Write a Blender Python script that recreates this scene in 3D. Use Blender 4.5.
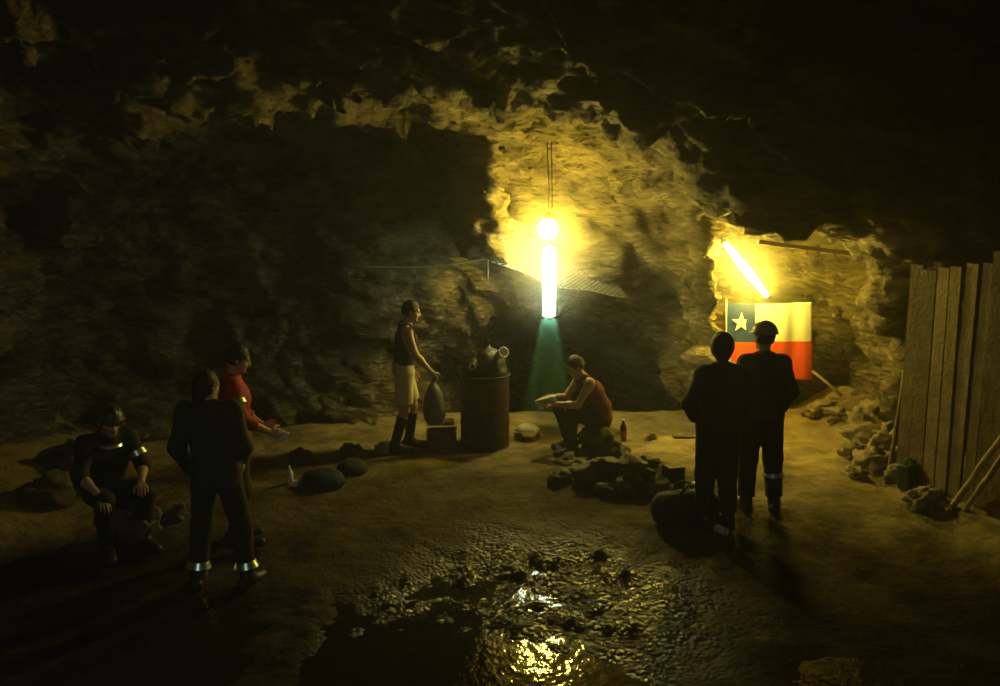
import bpy, bmesh, math, random
import numpy as np
from mathutils import Vector, Matrix, Euler

C = bpy.context.scene.collection
S = bpy.context.scene
PI = math.pi
for o in list(bpy.data.objects):
    bpy.data.objects.remove(o)

# ------------------------------------------------------------------ camera
CAM_Z, FPX, PITCH = 2.87, 900.0, math.radians(9.03)
cd = bpy.data.cameras.new('camera')
cd.sensor_width = 36.0
cd.lens = 36.0 * FPX / 1000.0
cd.clip_start, cd.clip_end = 0.05, 100
cam = bpy.data.objects.new('camera', cd)
C.objects.link(cam)
cam.location = (0, 0, CAM_Z)
cam.rotation_euler = (PI / 2 - PITCH, 0, 0)
S.camera = cam

# ------------------------------------------------------------------ world: black, with a thin dusty haze
W = bpy.data.worlds.new('mine_air')
S.world = W
W.use_nodes = True
wn = W.node_tree.nodes
wn.clear()
wo = wn.new('ShaderNodeOutputWorld')
wb = wn.new('ShaderNodeBackground')
wb.inputs['Color'].default_value = (0.10, 0.075, 0.03, 1)
wb.inputs['Strength'].default_value = 0.0
wv = wn.new('ShaderNodeVolumeScatter')
wv.inputs['Color'].default_value = (0.85, 0.9, 0.95, 1)
wv.inputs['Density'].default_value = 0.005
wv.inputs['Anisotropy'].default_value = 0.45
W.node_tree.links.new(wb.outputs[0], wo.inputs['Surface'])
W.node_tree.links.new(wv.outputs[0], wo.inputs['Volume'])

# ------------------------------------------------------------------ lamp strengths (the lamps are built further down)
BULB_COL, BULB_L = (1.0, 0.76, 0.085), 330.0
TUBE_COL, TUBE_L = (0.80, 1.0, 0.70), 24.0
FLOOD_COL, FLOOD_L = (1.0, 0.74, 0.08), 300.0
DUST_D = 15.0             # added volume imitating lens glare under the tube lamp
HEAD_W = 66.0            # spot added beside the camera to light the reflective bands

S.view_settings.view_transform = 'Standard'
S.view_settings.look = 'None'
S.view_settings.exposure = 0.0
S.view_settings.gamma = 1.0
S.view_settings.use_curve_mapping = False
S.cycles.max_bounces = 6
S.cycles.diffuse_bounces = 3
S.cycles.volume_bounces = 0
S.cycles.caustics_reflective = False
S.cycles.caustics_refractive = False
S.cycles.sample_clamp_indirect = 4.0

hl = bpy.data.lights.new('cap_lamp_light', 'SPOT')  # unseen spot added so the reflective bands shine
hl.energy = HEAD_W
hl.color = (0.86, 1.0, 0.88)
hl.spot_size = math.radians(74)
hl.spot_blend = 0.6
hl.shadow_soft_size = 0.03
ho = bpy.data.objects.new('cap_lamp_light', hl)
C.objects.link(ho)
ho.location = (-0.55, 0.05, 3.25)
ho.rotation_euler = (PI / 2 - math.radians(25), 0, math.radians(4))

# ------------------------------------------------------------------ helpers
def at(px, py, Y):
    """the point at world depth Y that the photograph shows at pixel px, py"""
    u, v = (px - 500) / FPX, (343 - py) / FPX
    s, c = math.sin(PITCH), math.cos(PITCH)
    d = (u, c + v * s, -s + v * c)
    t = Y / d[1]
    return Vector((d[0] * t, Y, CAM_Z + d[2] * t))

def rs(seed):
    return random.Random(seed)

def _hash(ix, iy, iz, seed):
    with np.errstate(over='ignore'):
        h = (ix.astype(np.uint32) * np.uint32(374761393) + iy.astype(np.uint32) * np.uint32(668265263)
             + iz.astype(np.uint32) * np.uint32(2147483647 - 58) + np.uint32((seed * 974711 + 12345) & 0xffffffff))
        h = (h ^ (h >> np.uint32(13))) * np.uint32(1274126177)
        h = (h ^ (h >> np.uint32(16))) * np.uint32(2246822519)
        h = h ^ (h >> np.uint32(15))
    return h.astype(np.float32) / np.float32(4294967295.0)

def vnoise(P, f=1.0, seed=0):
    """smooth value noise in 0..1 at points P (n, 3)"""
    q = np.asarray(P, np.float32) * np.float32(f) + np.float32(1000.0)
    i = np.floor(q).astype(np.int64)
    t = q - i
    t = t * t * (3 - 2 * t)
    r = 0
    for dx in (0, 1):
        wx = t[:, 0] if dx else 1 - t[:, 0]
        for dy in (0, 1):
            wy = t[:, 1] if dy else 1 - t[:, 1]
            for dz in (0, 1):
                wz = t[:, 2] if dz else 1 - t[:, 2]
                r = r + wx * wy * wz * _hash(i[:, 0] + dx, i[:, 1] + dy, i[:, 2] + dz, seed)
    return r

def fbm(P, f, oct=4, seed=0, gain=0.5):
    a, s, tot = 1.0, 0, 0
    for k in range(oct):
        s = s + a * (vnoise(P, f * 2.03 ** k, seed + k) - 0.5)
        tot += a
        a *= gain
    return s / tot * 2

def ridged(P, f, seed=0):
    return 1 - np.abs(2 * vnoise(P, f, seed) - 1)

def worley_cell(P, f, seed=0):
    """random value of the nearest cell, and distance to it: blocky rock faces"""
    q = np.asarray(P, np.float32) * np.float32(f) + np.float32(1000.0)
    i = np.floor(q).astype(np.int64)
    best = np.full(len(q), 9.0, np.float32)
    val = np.zeros(len(q), np.float32)
    for dx in (-1, 0, 1):
        for dy in (-1, 0, 1):
            for dz in (-1, 0, 1):
                a, b, c = i[:, 0] + dx, i[:, 1] + dy, i[:, 2] + dz
                fx = a + _hash(a, b, c, seed + 11) - q[:, 0]
                fy = b + _hash(a, b, c, seed + 12) - q[:, 1]
                fz = c + _hash(a, b, c, seed + 13) - q[:, 2]
                d = fx * fx + fy * fy + fz * fz
                m = d < best
                best = np.where(m, d, best)
                # a tilted facet: random plane per cell
                v = (_hash(a, b, c, seed + 14) - 0.5) + 0.9 * ((_hash(a, b, c, seed + 15) - .5) * fx + (_hash(a, b, c, seed + 16) - .5) * fy + (_hash(a, b, c, seed + 17) - .5) * fz)
                val = np.where(m, v, val)
    return val, np.sqrt(best)

def np_mesh(name, V, F, smooth=True):
    """mesh from vertex array and quad array"""
    me = bpy.data.meshes.new(name)
    V = np.ascontiguousarray(V, np.float32)
    F = np.ascontiguousarray(F, np.int32)
    n = F.shape[1]
    me.vertices.add(len(V))
    me.vertices.foreach_set('co', V.ravel())
    me.loops.add(F.size)
    me.loops.foreach_set('vertex_index', F.ravel())
    me.polygons.add(len(F))
    me.polygons.foreach_set('loop_start', np.arange(0, F.size, n, dtype=np.int32))
    me.polygons.foreach_set('use_smooth', np.full(len(F), smooth))
    me.update(calc_edges=True)
    me.validate()
    return me

def surface_nets(Fd, org, h):
    """closed quad surface of the zero level of a field, inside is negative"""
    nx, ny, nz = Fd.shape
    s = Fd < 0
    cnt = np.zeros((nx - 1, ny - 1, nz - 1), np.int8)
    for a in (0, 1):
        for b in (0, 1):
            for c in (0, 1):
                cnt += s[a:nx - 1 + a, b:ny - 1 + b, c:nz - 1 + c]
    mask = (cnt > 0) & (cnt < 8)
    idx = np.full(mask.shape, -1, np.int64)
    cells = np.argwhere(mask)
    idx[mask] = np.arange(len(cells))
    acc = np.zeros((len(cells), 3))
    num = np.zeros(len(cells))
    cx, cy, cz = cells.T
    corners = [(a, b, c) for a in (0, 1) for b in (0, 1) for c in (0, 1)]
    for p in corners:
        for ax in range(3):
            if p[ax]:
                continue
            q = list(p)
            q[ax] = 1
            f0 = Fd[cx + p[0], cy + p[1], cz + p[2]]
            f1 = Fd[cx + q[0], cy + q[1], cz + q[2]]
            m = (f0 < 0) != (f1 < 0)
            den = np.where(m, f0 - f1, 1)
            t = np.where(m, f0 / den, 0)
            pt = np.array(p, float)[None, :].repeat(len(cells), 0)
            pt[:, ax] += t
            acc += pt * m[:, None]
            num += m
    V = (cells + acc / num[:, None]) * h + np.array(org)
    quads = []
    for ax in range(3):
        o1, o2 = [(1, 2), (2, 0), (0, 1)][ax]
        sl0 = [slice(None)] * 3
        sl1 = [slice(None)] * 3
        sl0[ax] = slice(0, -1)
        sl1[ax] = slice(1, None)
        a, b = s[tuple(sl0)], s[tuple(sl1)]
        e = np.argwhere(a != b)
        lim = np.array(mask.shape)
        ok = (e[:, o1] > 0) & (e[:, o2] > 0) & (e[:, o1] < lim[o1]) & (e[:, o2] < lim[o2])
        e = e[ok]
        flip = a[tuple(e.T)]
        def g(d1, d2):
            k = e.copy()
            k[:, o1] -= d1
            k[:, o2] -= d2
            return idx[tuple(k.T)]
        q = np.stack([g(1, 1), g(0, 1), g(0, 0), g(1, 0)], 1)
        q[~flip] = q[~flip][:, ::-1]
        quads.append(q)
    return V, np.concatenate(quads)

def obj(name, me, m=None, parent=None, loc=None, rot=None):
    if isinstance(me, bmesh.types.BMesh):
        bm = me
        me = bpy.data.meshes.new(name)
        bmesh.ops.recalc_face_normals(bm, faces=bm.faces)
        bm.to_mesh(me)
        bm.free()
    o = bpy.data.objects.new(name, me)
    C.objects.link(o)
    if m is not None:
        for x in (m if isinstance(m, (list, tuple)) else [m]):
            me.materials.append(x)
    if parent is not None:
        o.parent = parent
    if loc is not None:
        o.location = loc
    if rot is not None:
        o.rotation_euler = rot
    return o

def tag(o, label, cat, group=None, kind=None):
    o['label'] = label
    o['category'] = cat
    if group:
        o['group'] = group
    if kind:
        o['kind'] = kind
    return o

def thing(name, label, cat, loc=(0, 0, 0), rotz=0, group=None):
    o = bpy.data.objects.new(name, None)
    o.empty_display_size = 0.1
    C.objects.link(o)
    o.location = loc
    o.rotation_euler = (0, 0, rotz)
    return tag(o, label, cat, group)

# ------------------------------------------------------------------ materials
def mat(name, col, rough=0.7, metal=0.0, var=0.25, scale=6.0, bump=0.0, bscale=20.0, col2=None, spec=0.4, coat=0.0):
    m = bpy.data.materials.new(name)
    m.use_nodes = True
    nt = m.node_tree
    n, l = nt.nodes, nt.links
    b = n['Principled BSDF']
    tc = n.new('ShaderNodeTexCoord')
    nz = n.new('ShaderNodeTexNoise')
    nz.inputs['Scale'].default_value = scale
    nz.inputs['Detail'].default_value = 5
    l.new(tc.outputs['Object'], nz.inputs['Vector'])
    cr = n.new('ShaderNodeValToRGB')
    c2 = col2 or tuple(c * (1 - var) for c in col)
    cr.color_ramp.elements[0].position = 0.32
    cr.color_ramp.elements[1].position = 0.68
    cr.color_ramp.elements[0].color = (*c2, 1)
    cr.color_ramp.elements[1].color = (*col, 1)
    l.new(nz.outputs['Fac'], cr.inputs['Fac'])
    l.new(cr.outputs['Color'], b.inputs['Base Color'])
    b.inputs['Roughness'].default_value = rough
    b.inputs['Metallic'].default_value = metal
    b.inputs['Specular IOR Level'].default_value = spec
    b.inputs['Coat Weight'].default_value = coat
    if bump:
        nb = n.new('ShaderNodeTexNoise')
        nb.inputs['Scale'].default_value = bscale
        nb.inputs['Detail'].default_value = 6
        l.new(tc.outputs['Object'], nb.inputs['Vector'])
        bp = n.new('ShaderNodeBump')
        bp.inputs['Strength'].default_value = bump
        bp.inputs['Distance'].default_value = 0.03
        l.new(nb.outputs['Fac'], bp.inputs['Height'])
        l.new(bp.outputs['Normal'], b.inputs['Normal'])
    return m

def emit(name, col, s):
    m = bpy.data.materials.new(name)
    m.use_nodes = True
    n = m.node_tree.nodes
    n.clear()
    e = n.new('ShaderNodeEmission')
    e.inputs['Color'].default_value = (*col, 1)
    e.inputs['Strength'].default_value = s
    o = n.new('ShaderNodeOutputMaterial')
    m.node_tree.links.new(e.outputs[0], o.inputs['Surface'])
    return m

def rock_material():
    m = bpy.data.materials.new('mine_rock')
    m.use_nodes = True
    nt = m.node_tree
    n, l = nt.nodes, nt.links
    b = n['Principled BSDF']
    tc = n.new('ShaderNodeTexCoord')
    mp = n.new('ShaderNodeMapping')
    mp.inputs['Rotation'].default_value = (0.2, 0.75, 0.3)
    mp.inputs['Scale'].default_value = (1.0, 1.0, 2.6)
    l.new(tc.outputs['Object'], mp.inputs['Vector'])
    n1 = n.new('ShaderNodeTexNoise')
    n1.inputs['Scale'].default_value = 1.5
    n1.inputs['Detail'].default_value = 9
    n1.inputs['Roughness'].default_value = 0.66
    l.new(mp.outputs['Vector'], n1.inputs['Vector'])
    cr = n.new('ShaderNodeValToRGB')
    e = cr.color_ramp.elements
    e[0].position, e[0].color = 0.30, (0.045, 0.033, 0.015, 1)
    e[1].position, e[1].color = 0.70, (0.44, 0.35, 0.18, 1)
    x = e.new(0.5)
    x.color = (0.21, 0.165, 0.078, 1)
    l.new(n1.outputs['Fac'], cr.inputs['Fac'])
    l.new(cr.outputs['Color'], b.inputs['Base Color'])
    b.inputs['Roughness'].default_value = 0.72
    b.inputs['Specular IOR Level'].default_value = 0.3
    n2 = n.new('ShaderNodeTexNoise')
    n2.inputs['Scale'].default_value = 5.0
    n2.inputs['Detail'].default_value = 10
    n2.inputs['Roughness'].default_value = 0.7
    l.new(mp.outputs['Vector'], n2.inputs['Vector'])
    bp = n.new('ShaderNodeBump')
    vo = n.new('ShaderNodeTexVoronoi')
    vo.feature = 'F1'
    vo.inputs['Scale'].default_value = 6.5
    wp = n.new('ShaderNodeMix')
    wp.data_type = 'RGBA'
    wp.blend_type = 'LINEAR_LIGHT'
    wp.inputs['Factor'].default_value = 0.12
    l.new(mp.outputs['Vector'], wp.inputs['A'])
    l.new(n2.outputs['Color'], wp.inputs['B'])
    l.new(wp.outputs['Result'], vo.inputs['Vector'])
    ad = n.new('ShaderNodeMath')
    ad.operation = 'MULTIPLY_ADD'
    l.new(vo.outputs['Distance'], ad.inputs[0])
    ad.inputs[1].default_value = 0.55
    l.new(n2.outputs['Fac'], ad.inputs[2])
    bp.inputs['Strength'].default_value = 1.0
    bp.inputs['Distance'].default_value = 0.14
    l.new(ad.outputs[0], bp.inputs['Height'])
    l.new(bp.outputs['Normal'], b.inputs['Normal'])
    return m

def floor_material():
    """trodden ochre dirt, wet and glossy in the low ground round the puddle"""
    m = bpy.data.materials.new('mine_floor')
    m.use_nodes = True
    nt = m.node_tree
    n, l = nt.nodes, nt.links
    b = n['Principled BSDF']
    tc = n.new('ShaderNodeTexCoord')
    n1 = n.new('ShaderNodeTexNoise')
    n1.inputs['Scale'].default_value = 2.2
    n1.inputs['Detail'].default_value = 8
    n1.inputs['Roughness'].default_value = 0.65
    l.new(tc.outputs['Object'], n1.inputs['Vector'])
    cr = n.new('ShaderNodeValToRGB')
    e = cr.color_ramp.elements
    e[0].position, e[0].color = 0.30, (0.19, 0.145, 0.065, 1)
    e[1].position, e[1].color = 0.68, (0.55, 0.445, 0.225, 1)
    l.new(n1.outputs['Fac'], cr.inputs['Fac'])
    # light fall-off put in the colour: darker nearer the puddle, ragged edge
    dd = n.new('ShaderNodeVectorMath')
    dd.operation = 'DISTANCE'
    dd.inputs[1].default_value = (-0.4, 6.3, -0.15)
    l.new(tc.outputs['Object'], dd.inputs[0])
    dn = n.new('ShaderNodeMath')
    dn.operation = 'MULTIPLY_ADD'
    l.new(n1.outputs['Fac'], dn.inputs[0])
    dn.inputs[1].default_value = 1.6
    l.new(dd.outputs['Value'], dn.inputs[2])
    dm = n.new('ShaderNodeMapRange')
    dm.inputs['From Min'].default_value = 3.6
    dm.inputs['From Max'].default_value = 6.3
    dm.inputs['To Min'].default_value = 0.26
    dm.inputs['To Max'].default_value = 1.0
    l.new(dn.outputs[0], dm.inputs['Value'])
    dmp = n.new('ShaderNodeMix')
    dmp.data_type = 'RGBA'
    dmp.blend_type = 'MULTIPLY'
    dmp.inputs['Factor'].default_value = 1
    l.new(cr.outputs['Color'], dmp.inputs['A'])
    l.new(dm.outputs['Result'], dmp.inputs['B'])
    # wet mud plus foreground shade in the colour: a height mask plus noise
    sx = n.new('ShaderNodeSeparateXYZ')
    l.new(tc.outputs['Object'], sx.inputs['Vector'])
    mr = n.new('ShaderNodeMapRange')
    mr.inputs['From Min'].default_value = -0.06
    mr.inputs['From Max'].default_value = -0.17
    mr.inputs['To Min'].default_value = 0
    mr.inputs['To Max'].default_value = 1
    l.new(sx.outputs['Z'], mr.inputs['Value'])
    vd = n.new('ShaderNodeVectorMath')
    vd.operation = 'DISTANCE'
    vd.inputs[1].default_value = (0.3, 6.2, -0.15)
    l.new(tc.outputs['Object'], vd.inputs[0])
    vn = n.new('ShaderNodeMath')
    vn.operation = 'MULTIPLY_ADD'
    l.new(n1.outputs['Fac'], vn.inputs[0])
    vn.inputs[1].default_value = 1.4
    l.new(vd.outputs['Value'], vn.inputs[2])
    near = n.new('ShaderNodeMapRange')
    near.inputs['From Min'].default_value = 2.5
    near.inputs['From Max'].default_value = 1.7
    l.new(vn.outputs[0], near.inputs['Value'])
    wm = n.new('ShaderNodeMath')
    wm.operation = 'MAXIMUM'
    l.new(mr.outputs['Result'], wm.inputs[0])
    l.new(near.outputs['Result'], wm.inputs[1])
    mx = n.new('ShaderNodeMix')
    mx.data_type = 'RGBA'
    l.new(wm.outputs[0], mx.inputs['Factor'])
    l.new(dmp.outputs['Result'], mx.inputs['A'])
    dk = n.new('ShaderNodeMix')
    dk.data_type = 'RGBA'
    dk.blend_type = 'MULTIPLY'
    dk.inputs['Factor'].default_value = 1
    l.new(cr.outputs['Color'], dk.inputs['A'])
    dk.inputs['B'].default_value = (0.07, 0.06, 0.05, 1)
    l.new(dk.outputs['Result'], mx.inputs['B'])
    l.new(mx.outputs['Result'], b.inputs['Base Color'])
    ro = n.new('ShaderNodeMapRange')
    ro.inputs['To Min'].default_value = 0.85
    ro.inputs['To Max'].default_value = 0.26
    l.new(near.outputs['Result'], ro.inputs['Value'])
    sp = n.new('ShaderNodeMapRange')
    sp.inputs['To Min'].default_value = 0.06
    sp.inputs['To Max'].default_value = 0.5
    l.new(near.outputs['Result'], sp.inputs['Value'])
    l.new(sp.outputs['Result'], b.inputs['Specular IOR Level'])
    l.new(ro.outputs['Result'], b.inputs['Roughness'])
    b.inputs['Specular IOR Level'].default_value = 0.3
    n2 = n.new('ShaderNodeTexNoise')
    n2.inputs['Scale'].default_value = 9.0
    n2.inputs['Detail'].default_value = 8
    n2.inputs['Roughness'].default_value = 0.65
    l.new(tc.outputs['Object'], n2.inputs['Vector'])
    bp = n.new('ShaderNodeBump')
    n3 = n.new('ShaderNodeTexVoronoi')
    n3.inputs['Scale'].default_value = 26.0
    l.new(tc.outputs['Object'], n3.inputs['Vector'])
    gm = n.new('ShaderNodeMath')
    gm.operation = 'MULTIPLY'
    l.new(n3.outputs['Distance'], gm.inputs[0])
    l.new(near.outputs['Result'], gm.inputs[1])
    gh = n.new('ShaderNodeMath')
    gh.operation = 'MULTIPLY_ADD'
    l.new(gm.outputs[0], gh.inputs[0])
    gh.inputs[1].default_value = -0.8
    l.new(n2.outputs['Fac'], gh.inputs[2])
    bp.inputs['Strength'].default_value = 0.9
    bp.inputs['Distance'].default_value = 0.05
    l.new(gh.outputs[0], bp.inputs['Height'])
    l.new(bp.outputs['Normal'], b.inputs['Normal'])
    return m

M = dict(
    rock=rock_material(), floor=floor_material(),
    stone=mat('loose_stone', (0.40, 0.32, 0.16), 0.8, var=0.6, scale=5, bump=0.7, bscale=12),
    darkstone=mat('damp_dark_stone', (0.12, 0.095, 0.05), 0.75, var=0.6, scale=5, bump=0.7, bscale=12),  # darker copy of the loose stone, with shade in its colour
    skin=mat('skin', (0.56, 0.35, 0.20), 0.5, var=0.12, scale=4),
    hair=mat('black_hair', (0.018, 0.012, 0.01), 0.55, var=0.4, scale=40, bump=0.5, bscale=60),
    lips=mat('lips', (0.33, 0.14, 0.10), 0.45, var=0.1),
    eye=mat('eyes', (0.30, 0.28, 0.25), 0.2, var=0.9, scale=30, col2=(0.02, 0.015, 0.01)),
    purple=mat('purple_cotton', (0.045, 0.018, 0.085), 0.85, var=0.3, scale=9, bump=0.3, bscale=90),
    tan=mat('straw_cotton', (0.72, 0.62, 0.30), 0.85, var=0.15, scale=9, bump=0.3, bscale=90),
    maroon=mat('maroon_cotton', (0.16, 0.045, 0.035), 0.85, var=0.3, scale=9, bump=0.3, bscale=90),
    darkcloth=mat('dark_work_cloth', (0.028, 0.026, 0.022), 0.85, var=0.4, scale=7, bump=0.3, bscale=90),
    greycloth=mat('dark_grey_work_cloth', (0.045, 0.045, 0.04), 0.85, var=0.35, scale=7, bump=0.3, bscale=90),
    olive=mat('olive_work_cloth', (0.05, 0.05, 0.022), 0.85, var=0.35, scale=7, bump=0.3, bscale=90),
    red=mat('red_work_jacket', (0.50, 0.022, 0.010), 0.75, var=0.35, scale=6, bump=0.3, bscale=90),
    rubber=mat('black_rubber', (0.020, 0.018, 0.015), 0.5, var=0.3, scale=12),
    tape=mat('silver_reflective_tape', (0.80, 1.0, 0.88), 0.30, metal=1.0, var=0.15, scale=60),
    helmet=mat('hard_hat_shell', (0.34, 0.31, 0.16), 0.35, var=0.15, scale=10),
    helmetdark=mat('dark_hard_hat_shell', (0.05, 0.045, 0.03), 0.4, var=0.15, scale=10),
    rust=mat('rusty_steel', (0.065, 0.032, 0.016), 0.75, metal=0.1, var=0.55, scale=8, bump=0.3, bscale=30),
    plastic=mat('black_plastic_bag', (0.016, 0.016, 0.018), 0.5, var=0.3, scale=10, bump=0.4, bscale=18),
    bluebag=mat('navy_canvas', (0.025, 0.025, 0.055), 0.8, var=0.3, scale=8, bump=0.3, bscale=80),
    greybag=mat('grey_woven_plastic', (0.20, 0.20, 0.17), 0.55, var=0.3, scale=12, bump=0.4, bscale=40),
    white=mat('dirty_white_plastic', (0.80, 0.78, 0.68), 0.5, var=0.2, scale=12),
    card=mat('brown_cardboard', (0.20, 0.13, 0.07), 0.85, var=0.25, scale=8),
    wood=mat('weathered_wood', (0.20, 0.14, 0.065), 0.8, var=0.5, scale=5, bump=0.5, bscale=22),
    palewood=mat('pale_wood', (0.55, 0.43, 0.24), 0.7, var=0.3, scale=9, bump=0.4, bscale=30),
    steel=mat('dull_steel', (0.28, 0.27, 0.24), 0.45, metal=0.8, var=0.3, scale=20),
    wire=mat('galvanised_wire', (0.72, 0.70, 0.58), 0.45, metal=0.4, var=0.2, scale=30),
    cable=mat('black_cable', (0.02, 0.02, 0.02), 0.5, var=0.2),
    rope=mat('pale_rope', (0.66, 0.64, 0.52), 0.85, var=0.25, scale=60),
    green=mat('green_plastic', (0.02, 0.06, 0.04), 0.4, var=0.3),
    bottle=mat('brown_bottle_plastic', (0.045, 0.018, 0.008), 0.2, var=0.3, coat=0.3),
    labelred=mat('red_paper_band', (0.45, 0.06, 0.03), 0.6, var=0.2),
    flag_red=mat('flag_red_cloth', (0.90, 0.11, 0.02), 0.8, var=0.08, scale=5),
    flag_white=mat('flag_white_cloth', (0.85, 0.82, 0.70), 0.8, var=0.05, scale=5),
    flag_blue=mat('flag_blue_cloth', (0.02, 0.055, 0.22), 0.8, var=0.1, scale=5),
)
M['bulb_glow'] = emit('warm_bulb_glow', BULB_COL, BULB_L)
M['tube_glow'] = emit('tube_glow', TUBE_COL, TUBE_L)
M['flood_glow'] = emit('flood_glow', FLOOD_COL, FLOOD_L)
mw = bpy.data.materials.new('muddy_water')
mw.use_nodes = True
b_ = mw.node_tree.nodes['Principled BSDF']
b_.inputs['Base Color'].default_value = (0.018, 0.014, 0.008, 1)
b_.inputs['Roughness'].default_value = 0.06
b_.inputs['IOR'].default_value = 1.33
nw = mw.node_tree.nodes.new('ShaderNodeTexNoise')
nw.inputs['Scale'].default_value = 9.0
nw.inputs['Detail'].default_value = 3
tcw = mw.node_tree.nodes.new('ShaderNodeTexCoord')
mpw = mw.node_tree.nodes.new('ShaderNodeMapping')
mpw.inputs['Scale'].default_value = (1, 0.6, 1)
bw = mw.node_tree.nodes.new('ShaderNodeBump')
bw.inputs['Strength'].default_value = 0.55
bw.inputs['Distance'].default_value = 0.02
mw.node_tree.links.new(tcw.outputs['Object'], mpw.inputs['Vector'])
mw.node_tree.links.new(mpw.outputs['Vector'], nw.inputs['Vector'])
mw.node_tree.links.new(nw.outputs['Fac'], bw.inputs['Height'])
mw.node_tree.links.new(bw.outputs['Normal'], b_.inputs['Normal'])
M['water'] = mw

md_ = bpy.data.materials.new('lit_dust')  # volume that imitates green lens glare under the tube
md_.use_nodes = True
n_ = md_.node_tree.nodes
l_ = md_.node_tree.links
n_.clear()
od = n_.new('ShaderNodeOutputMaterial')
vs_ = n_.new('ShaderNodeVolumeScatter')
vs_.inputs['Color'].default_value = (0.34, 1.0, 0.86, 1)
vs_.inputs['Anisotropy'].default_value = 0.1
tcd = n_.new('ShaderNodeTexCoord')
sxd = n_.new('ShaderNodeSeparateXYZ')
l_.new(tcd.outputs['Object'], sxd.inputs['Vector'])
def mth(op, a, b=None):
    m_ = n_.new('ShaderNodeMath')
    m_.operation = op
    for k, v in enumerate((a, b)):
        if v is None:
            continue
        if hasattr(v, 'links'):
            l_.new(v, m_.inputs[k])
        else:
            m_.inputs[k].default_value = v
    return m_.outputs[0]
r2 = mth('ADD', mth('MULTIPLY', sxd.outputs['X'], sxd.outputs['X']), mth('MULTIPLY', sxd.outputs['Y'], sxd.outputs['Y']))
wid = mth('SUBTRACT', 0.11, mth('MULTIPLY', sxd.outputs['Z'], 0.20))
rel = mth('SUBTRACT', 1.0, mth('DIVIDE', mth('SQRT', r2), wid))
fall = mth('MAXIMUM', rel, 0.0)
hgt = mth('MAXIMUM', mth('ADD', 1.0, mth('MULTIPLY', sxd.outputs['Z'], 0.70)), 0.0)
den = mth('MULTIPLY', mth('MULTIPLY', fall, hgt), DUST_D)
l_.new(den, vs_.inputs['Density'])
va_ = n_.new('ShaderNodeVolumeAbsorption')
va_.inputs['Color'].default_value = (0.34, 1.0, 0.86, 1)
l_.new(den, va_.inputs['Density'])
as_ = n_.new('ShaderNodeAddShader')
l_.new(vs_.outputs[0], as_.inputs[0])
l_.new(va_.outputs[0], as_.inputs[1])
l_.new(as_.outputs[0], od.inputs['Volume'])
M['dust'] = md_

def glow_dust(name, col, dens):  # scattering volume that imitates lens bloom round a lamp
    m = bpy.data.materials.new(name)
    m.use_nodes = True
    n, l = m.node_tree.nodes, m.node_tree.links
    n.clear()
    o = n.new('ShaderNodeOutputMaterial')
    v = n.new('ShaderNodeVolumeScatter')
    v.inputs['Color'].default_value = (*col, 1)
    tc = n.new('ShaderNodeTexCoord')
    ln = n.new('ShaderNodeVectorMath')
    ln.operation = 'LENGTH'
    l.new(tc.outputs['Object'], ln.inputs[0])
    mr = n.new('ShaderNodeMapRange')
    mr.interpolation_type = 'SMOOTHSTEP'
    mr.inputs['From Min'].default_value = 1.0
    mr.inputs['From Max'].default_value = 0.1
    mr.inputs['To Max'].default_value = dens
    l.new(ln.outputs['Value'], mr.inputs['Value'])
    l.new(mr.outputs['Result'], v.inputs['Density'])
    l.new(v.outputs[0], o.inputs['Volume'])
    return m
M['glow_dust'] = glow_dust('yellow_lamp_dust', (1.0, 0.97, 0.75), 0.36)

def dust_cloud(label, c, rx, ry, rz, rot=(0, 0, 0)):
    bm = bmesh.new()
    bmesh.ops.create_icosphere(bm, subdivisions=3, radius=1.0)
    o = obj('haze', bm, M['glow_dust'], None, c, rot)
    o.scale = (rx, ry, rz)
    tag(o, label, 'haze', kind='stuff')

# ------------------------------------------------------------------ the floor
def sstep(a, b, x):
    t = np.clip((x - a) / (b - a), 0, 1)
    return t * t * (3 - 2 * t)

WATER_Z = -0.165

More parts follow.
